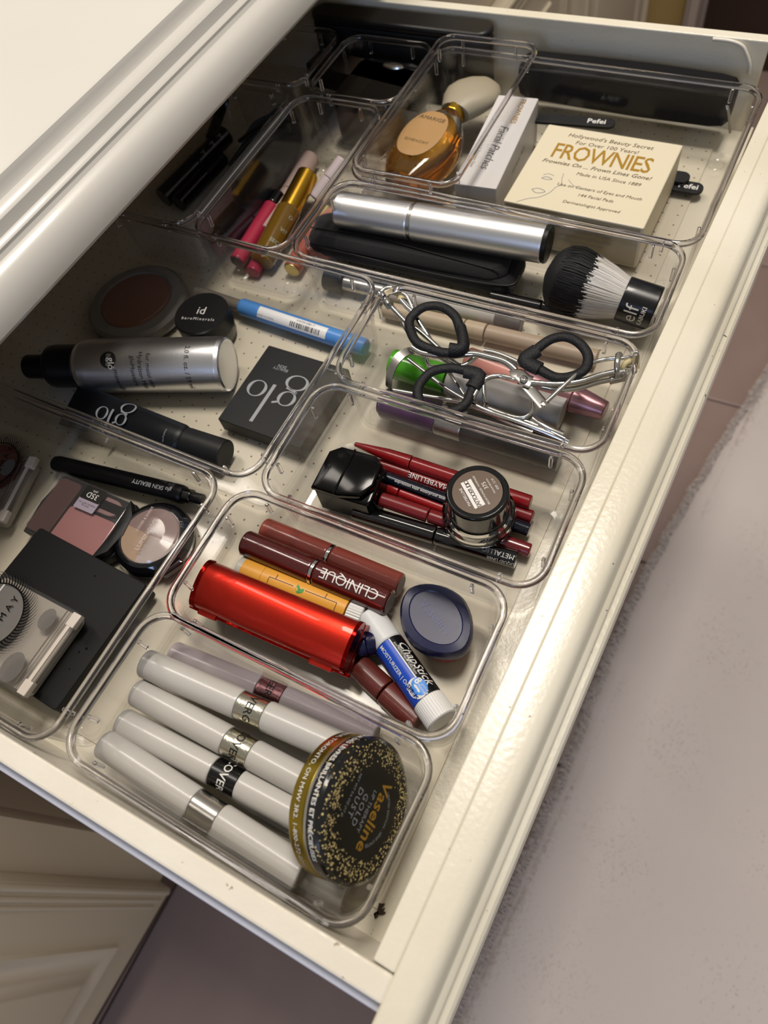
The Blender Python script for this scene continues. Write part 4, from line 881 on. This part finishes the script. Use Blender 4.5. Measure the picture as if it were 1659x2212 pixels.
# ================================================================== wide tray with spray bottle
m = flat(*(-371.6, 237.6, 11)[:2], 3); bz = thing('bronzer_compact', 'round grey rimmed compact with brown powder under a clear lid', 'compact', m)
obj('base', lathe([(32, 0), (35, 1), (36, 4), (35.4, 8), (33, 10), (26.4, 10.6), (25.8, 9), (0, 9)], 64), mat('smoky_grey_plastic', '#7b756c', .3), bz)
obj('powder', lathe([(25.4, 9), (25.4, 9.4), (24.6, 9.9), (0, 9.9)], 56), mat('bronzer_powder', '#7a4a2e', .75, bump=.4, bscale=120, var=.08), bz)
obj('lid', lathe([(26.6, 10.6), (26.6, 12.6), (25.8, 13.2), (0, 13.6), (0, 13.2), (25.4, 12.6), (25.9, 10.8), (26.6, 10.6)], 56, ring=True), CLEAR, bz)
m, L = axis((-307.7, 235.1, 3), (-307.7, 235.1, 24), (.25, -1, 0)); ij = thing('powder_jar', 'small round black loose powder jar with white letters', 'jar', m)
obj('jar', lathe([(16, 0), (17.6, 1), (17.8, 8), (17, 9)], 48), mat('smoky_clear', '#8a8378', .2, trans=.5), ij); il = obj('lid', lathe([(18, 8), (18.4, 8.6), (18.4, 20), (17.6, 21), (0, 21)], 56), mat('black_jar_lid', '#121213', .38), ij)
lettering('id', 9.0, INKW, il, lambda u, v: (2.5 - v * 1.0 - 4.5 + 1.0, u * 1.0, 21.08) if False else (-1.5 - v, u, 21.08)); lettering('bareMinerals', 3.3, INKW, il, lambda u, v: (5.5 - v, u, 21.08), space=1.35)
m, L = axis((-402.1, 158.0, 19), (-269.0, 207.3, 19)); sb = thing('spray_bottle', 'brushed aluminium spray bottle with black cap lying on its side', 'bottle', m)
k_ = L / 435
AL = mat('brushed_aluminium', '#dedfe2', .3, 1.0, bump=.06, bscale=900)
obj('nozzle', rod(7.8, 0, 58 * k_ + 2, 1.2), BLACKM, sb); obj('collar', lathe([(8, 54 * k_), (12.2, 55 * k_), (13.6, 60 * k_), (14, 70 * k_), (14, 122 * k_), (13, 124 * k_)], 48), mat('black_collar', '#09090a', .35), sb)
obj('body', lathe([(12, 121 * k_), (14, 124 * k_), (15.8, 130 * k_), (17, 140 * k_), (17.3, 155 * k_), (17.3, L - 3), (16.6, L - .8), (15.4, L), (14.4, L - .4)], 64), AL, sb); obj('base', lathe([(14.6, L - .6), (13.4, L - 3), (8, L - 4), (0, L - 2.6)], 48), mat('dull_aluminium', '#a5a49f', .5, .6), sb)
aa = 40
disc_on(on_side(17.35, aa - 12, 212 * k_, 1), 5.4, 5.4, INKB, sb, 'logo_dot')
lettering('gló', 6.4, INKW, sb, on_ring(17.45, aa - 4, 218 * k_, 1), name='lettering'); lettering('minerals', 5.0, INKB, sb, on_ring(17.4, aa + 36, 226 * k_, 1))
for q, s_ in ((262, 'gloMoisture'), (278, 'Hydration Mist'), (294, 'for moist skin')): lettering(s_, 4.2, INKB, sb, on_ring(17.4, aa + 14, q * k_, 1))
lettering('2.0 fl. oz. / 59 ml', 4.4, INKB, sb, on_ring(17.4, aa + 8, 372 * k_, 1))
m, L = axis((-336.1, 261.5, 9), (-196.9, 255.7, 9), (0, -.35, 1)); bt = thing('lip_liner_brush', 'sky blue tube with white barcode label and clear end', 'tube', m)
SKY = mat('sky_blue_plastic', '#4b83c4', .3)
obj('clear_end', rod(4.2, 0, L * .29, .6), mat('clear_grey_end', '#a59c92', .15, trans=.6), bt); obj('stem', rod(1.8, 2, L * .29, .4), mat('dark_red_stem', '#3a1c16', .4), bt)
obj('barrel', rod(5.8, L * .28, L, 2.0), SKY, bt); patch(5.87, -30, 48, L * .41, L * .80, WHITE, bt)
rnd = random.Random(5); z_ = L * .6
while z_ < L * .76:
    w1 = rnd.uniform(.25, .9); patch(5.93, 4, 36, z_, z_ + w1, INKB, bt, 'barcode_line', 4); z_ += w1 + rnd.uniform(.3, .8)
lettering('MADE IN CHINA', 1.8, INKG, bt, on_side(5.9, 30, L * .46, 1)); lettering('0 41554 23851 7', 2.0, INKB, bt, on_side(5.9, -12, L * .68, 1))
m, L, Wd = plane((-256.0, 171.2, 14), (-196.5, 171.3, 14), (-257.8, 233.1, 14)); gc = thing('card_box', 'flat matte black carton with large pale grey lettering', 'box', m)
L = max(L, 46)
obj('body', slab(L, Wd, -11, 0, .8, .4, L / 2, Wd / 2), mat('black_card', '#101113', .5, bump=.05, spec=.3), gc)
U = lambda x, y: on_flat(L * x, Wd * y, .1, 180)
def ring_print(parent, f_, cx, cy, rx, ry, wt, wn, m_=INKG):
    bm = bmesh.new(); n = 36; vs = []
    for i in range(n):
        a = 2 * PI * i / n; w_ = wn + (wt - wn) * abs(math.cos(a)) ** 1.5
        vs.append((bm.verts.new(f_(cx + rx * math.cos(a), cy + ry * math.sin(a))), bm.verts.new(f_(cx + (rx - w_) * math.cos(a), cy + (ry - wn - (w_ - wn) * .3) * math.sin(a)))))
    for i in range(n):
        a, b = vs[i], vs[(i + 1) % n]; bm.faces.new((a[0], b[0], b[1], a[1]))
    return obj('logo_letter', bm, m_, parent)
def logo(parent, f_, s_=1.0, m_=INKG):
    """a two-storey g and the tall l beside it; f_ maps the logo's own upright plane to the surface"""
    ring_print(parent, f_, 0, 5.2 * s_, 5.2 * s_, 4.6 * s_, 1.9 * s_, .5 * s_); ring_print(parent, f_, -.3 * s_, -5.4 * s_, 6.6 * s_, 4.8 * s_, 1.8 * s_, .6 * s_)
    line_on(parent, m_, f_, [(-2.2 * s_, 1.4 * s_), (-3.2 * s_, .2 * s_), (3.6 * s_, -1.0 * s_)], 1.1 * s_, 'logo_letter'); line_on(parent, m_, f_, [(3.6 * s_, 8.4 * s_), (6.4 * s_, 9.8 * s_)], 1.2 * s_, 'logo_letter')
    line_on(parent, m_, f_, [(10.4 * s_, -.6 * s_), (10.4 * s_, 24 * s_)], 2.0 * s_, 'logo_letter')
    ring_print(parent, f_, 18.5 * s_, 4.6 * s_, 5.6 * s_, 5.2 * s_, 1.9 * s_, .5 * s_)
logo(gc, lambda u, v: (L * .56 - u, Wd * .56 - v, .1), 1.2)
lettering('SKIN', 3.0, INKG, gc, U(.30, .80)); lettering('BEAUTY', 3.0, INKG, gc, U(.30, .765)); lettering('original', 2.2, INKG, gc, U(.82, .93)); obj('print_dot', box(L * .88, L * .91, Wd * .9, Wd * .92, 0, .1, .01), INKG, gc)
m, L = axis((-357.9, 145.8, 14), (-238.0, 151.8, 12), (0, -.2, 1)); gt = thing('squeeze_tube', 'matte black squeeze tube with silver lettering and round cap', 'tube', m)
def ell(a, b, z_, n=40): return [(b * math.cos(t), a * math.sin(t), z_) for t in [2 * PI * j / n for j in range(n)]]
obj('body', loft([ell(15, .6, 0), ell(15, .9, 3), ell(14, 3.4, L * .2), ell(12.5, 6.4, L * .4), ell(11, 8, L * .6), ell(10, 9, L * .73), ell(8.8, 8.6, L * .755), ell(7.4, 7.4, L * .765)]), mat('black_tube', '#0f1115', .42, bump=.04, spec=.35), gt)
obj('cap', rod(9.0, L * .765, L, .7, 48), CHAR, gt)
logo(gt, lambda u, v: (1.2 + 7.4 * math.sqrt(max(0, 1 - ((v - 3) / 12.5) ** 2)) - (L * .46 - (L * .40 + 0 - u)) * .03, v - 3, L * .40 - u), .82)
for q in range(3): lettering('tinted primer', 1.8, INKG, gt, on_ring(9.2, 20, L * (.68 + q * .015), 1)) if q == 0 else None

# ================================================================== wide tray with palettes
m, L = axis((-341.9, 107.0, 9), (-234.6, 121.1, 10)); bp2 = thing('highlighter_pencil', 'thick black pencil with white lettering along the far wall of its tray', 'pencil', m)
obj('barrel', lathe([(3.6, 0), (4.6, 1), (5.2, 4), (5.7, L * .5), (5.7, L * .86), (5.2, L * .88)], 40), BLACKM, bp2); obj('neck', rod(4.4, L * .875, L * .93, .4), BLACK, bp2); obj('button', rod(3.3, L * .92, L, .8), BLACKM, bp2)
lettering('glo SKIN BEAUTY', 3.6, INKW, bp2, on_side(5.7, 12, L * .7, -1), bold=.02)
# blush box
m, L, Wd = plane((-327.8, 61.1, 15), (-271.2, 61.7, 15), (-341.9, 101.9, 15)); bx = thing('blush_box', 'clear lidded blush box with dusty pink powder and black bowed end', 'blush', m)
obj('base', prism([(0, 0), (L, 0), (L + 7, Wd * .2), (L + 9, Wd * .5), (L + 7, Wd * .8), (L, Wd), (0, Wd), (-3, Wd * .5)], -11.5, -5, .6), BLACKM, bx)
obj('powder', slab(L * .62, Wd * .58, -5, -2.4, 3, .5, L * .66, Wd * .33), mat('pink_powder', '#a06a68', .7, bump=.3, bscale=150, var=.06), bx)
obj('shade_pan', slab(L * .30, Wd * .9, -5, -2.6, 3, .5, L * .17, Wd * .5), mat('brown_powder', '#4a2a26', .7), bx)
obj('brush_pan', slab(L * .56, Wd * .26, -5, -2.4, 8, .5, L * .66, Wd * .8), mat('mauve_brush', '#8a6a66', .7), bx)
obj('lid', slab(L, Wd, -2.0, 0, 2, .5, L / 2, Wd / 2), CLEAR, bx); obj('end_rim', prism([(L - 1, .4), (L + 6, Wd * .2), (L + 8, Wd * .5), (L + 6, Wd * .8), (L - 1, Wd - .4), (L + 1.2, Wd * .5)], -5, .3, .3), CHAR, bx)
sk_ = obj('sticker', slab(15, 9, 0, .15, 1, .05, L * .55, Wd * .70), mat('lilac_sticker', '#9a8f9c', .5), bx); obj('sticker_top', slab(15, 9, 0, .16, .8, .05, L * .55, Wd * .86), INKB, bx)
lettering('35D', 5, INKW, bx, on_flat(L * .55, Wd * .84, .2, 180)); lettering('pink', 2, INKW, bx, on_flat(L * .55, Wd * .91, .2, 180)); lettering('MADE IN ITALY 7 8 3', 1.4, INKB, bx, on_flat(L * .55, Wd * .7, .2, 180)); lettering('12M 3.5g', 1.6, INKB, bx, on_flat(L * .55, Wd * .665, .2, 180))
# trio compact
m, L = axis((-248.2, 88.3, 3), (-248.2, 88.3, 20), (.9, -.45, 0)); tc3 = thing('eyeshadow_compact', 'round black compact with three shades under a clear lid', 'compact', m)
obj('base', lathe([(19, 0), (22.4, 1.4), (23.2, 5), (22.4, 9), (20, 11.4), (17.8, 12), (17.6, 10.6), (0, 10.6)], 56), mat('black_compact', '#0b0b10', .15, coat=.5), tc3)
obj('clasp', box(19, 25, -7, 7, 2, 8, 1.5), MATS['black_compact'], tc3)
for a0, a1, c_ in ((30, 205, '#7c625c'), (205, 300, '#a3856a'), (300, 390, '#a99a94')):
    bm = bmesh.new(); pts = [(0, 0)] + [(17.2 * math.cos(math.radians(a0 + (a1 - a0) * i / 20)), 17.2 * math.sin(math.radians(a0 + (a1 - a0) * i / 20))) for i in range(21)]
    bm.free(); obj('shade', loft([[(x, y, z_) for x, y in pts] for z_ in (10.6, 11.3)]), mat('shade_' + c_[1:], c_, .5, bump=.2, bscale=160, var=.05), tc3)
cl = obj('lid', lathe([(17.8, 11.6), (18.2, 12.2), (16.8, 13.6), (10, 14.8), (0, 15.1), (0, 14.5), (10, 14.2), (16.6, 13.0), (17.2, 11.8), (17.8, 11.6)], 56, ring=True), CLEAR, tc3)
lettering('LUMINOSO', 4.0, mat('pale_print', '#b5a8a4', .5), tc3, on_flat(1, -1, 15.2, 118)); lettering('COVER & SHADE', 2.2, MATS['pale_print'], tc3, on_flat(-9, 3, 15.0, 118))
# big palette
m, L, Wd = plane((-232.4, -13.2, 19), (-229.1, 62.1, 19), (-283.7, -14.4, 19)); pp = thing('palette', 'large square matte black palette case dotted with water drops', 'palette', m)
obj('case', slab(L, 82, -14, 0, 2, .7, L / 2, 41), mat('black_palette', '#161617', .6, bump=.05, spec=.25), pp); obj('seam', slab(L + .3, 82.3, -7.4, -7, 2, .1, L / 2, 41), BLACK, pp)
rnd = random.Random(9)
for q in range(16):
    r_ = rnd.uniform(.35, .8); o = obj('water_drop', lathe([(r_, 0), (r_ * .9, r_ * .3), (r_ * .5, r_ * .55), (0, r_ * .6)], 12), GLASS, pp); o.location = (rnd.uniform(.05, .95) * L * S, rnd.uniform(.03, .6) * 82 * S, 0)
# clear compacts with engraved fringe
def fan_compact(label, corner, along, inner, centre, pr, m1, m2, txt, z0, hgt):
    m, L, Wd = plane(corner, along, inner); Wd = 62
    t = thing('eyeshadow_compact', label, 'compact', m)
    obj('base', slab(L - 3, Wd - 4, -hgt, -hgt * .5, 3, .6, L / 2, Wd / 2 + 1), mat('cloudy_plastic', '#beb6aa', .25, trans=.3), t)
    cx, cy = [(Vector(centre) - Vector(corner)).dot(m.to_3x3().col[k_]) for k_ in (0, 1)]
    obj('pan', lathe([(pr, -hgt * .5), (pr, -.9), (0, -.9)], 56), m1, t, Matrix.Translation((cx, cy, 0)))
    obj('lid', slab(L, Wd, -hgt * .5 + .2, 0, 3.5, .8, L / 2, Wd / 2), CLEAR, t)
    obj('hinge_bar', box(5, L - 5, 1.2, 3.4, -.2, .7, .3), mat('cloudy_edge', '#c9bfb4', .3), t)
    obj('hinge_groove', box(2, L - 2, 8.2, 8.9, .0, .12, .02), mat('groove_brown', '#5a5046', .5), t); obj('hinge_groove', box(2, L - 2, 6.3, 6.6, .0, .12, .02), MATS['groove_brown'], t)
    for q in (.02, .82): obj('hinge_block', box(L * q, L * (q + .16), -.8, 4.6, -3, .9, .5), MATS['cloudy_edge'], t)
    obj('latch', box(L * .48, L * .56, 3.6, 5.4, 0, .5, .2), CLEAR, t)
    sm = clear_mat('powder_smudge_film', (.7, .68, .66, 1), .2, .4, haze=.45, hazecol=(.22, .21, .20, 1))
    for q, w_ in ((.2, 8), (.78, 6)): obj('powder_smudge', loft([[(L * q + s_ * w_ * math.cos(a), 16 + s_ * w_ * .75 * math.sin(a), z_) for a in [2 * PI * i / 20 for i in range(20)]] for s_, z_ in ((1, .04), (.9, .07))]), sm, t)
    obj('pan_rim', lathe([(pr - .1, .02), (pr + .6, .02), (pr + .6, .2), (pr - .1, .2), (pr - .1, .02)], 56, ring=True), BLACK, t, Matrix.Translation((cx, cy, 0)))
    bm = bmesh.new()
    for i in range(66):
        a = 2 * PI * i / 66; pts = [(pr + .4 + q * 7.6 / 6, a + .30 * (q / 6) ** 1.6) for q in range(7)]
        for (r0, a0), (r1, a1) in zip(pts, pts[1:]):
            wd0 = .46 * (1 - (r0 - pr) / 10); wd1 = .46 * (1 - (r1 - pr) / 10)
            q4 = [(r0, a0 - wd0 / r0), (r1, a1 - wd1 / r1), (r1, a1 + wd1 / r1), (r0, a0 + wd0 / r0)]
            bm.faces.new([bm.verts.new((cx + r_ * math.cos(b_), cy + r_ * math.sin(b_), .1)) for r_, b_ in q4])
    obj('fringe_print', bm, BLACK, t)
    obj('divider', box(cx - pr + 1, cx + pr - 1, cy + pr * .34 - .5, cy + pr * .34 + .5, -.9, -.2, .1), WHITE, t)
    lettering(txt, 5.6, BLACK, t, on_flat(cx + pr * .12, cy - pr * .36, .12), space=1.5)
    return t
fan_compact('clear square compact with grey shadow pan on the black palette', (-243.8, -14.7, 31), (-243.0, 32.9, 31), (-281.6, -12.0, 31), (-289.8, 11.9, 31), 17.5, mat('grey_shadow', '#6a6764', .6, bump=.3, bscale=200, var=.08), None, 'ALMAY', 0, 11)
fan_compact('clear square compact with brown shadow pan at the far end of its tray', (-339.3, 59.0, 15), (-350.6, 105.0, 15), (-382.5, 69.1, 15), (-374.1, 89.3, 15), 15.5, mat('brown_shadow', '#5a2f22', .6, bump=.3, bscale=200, var=.08), None, 'ALMAY', 0, 11)
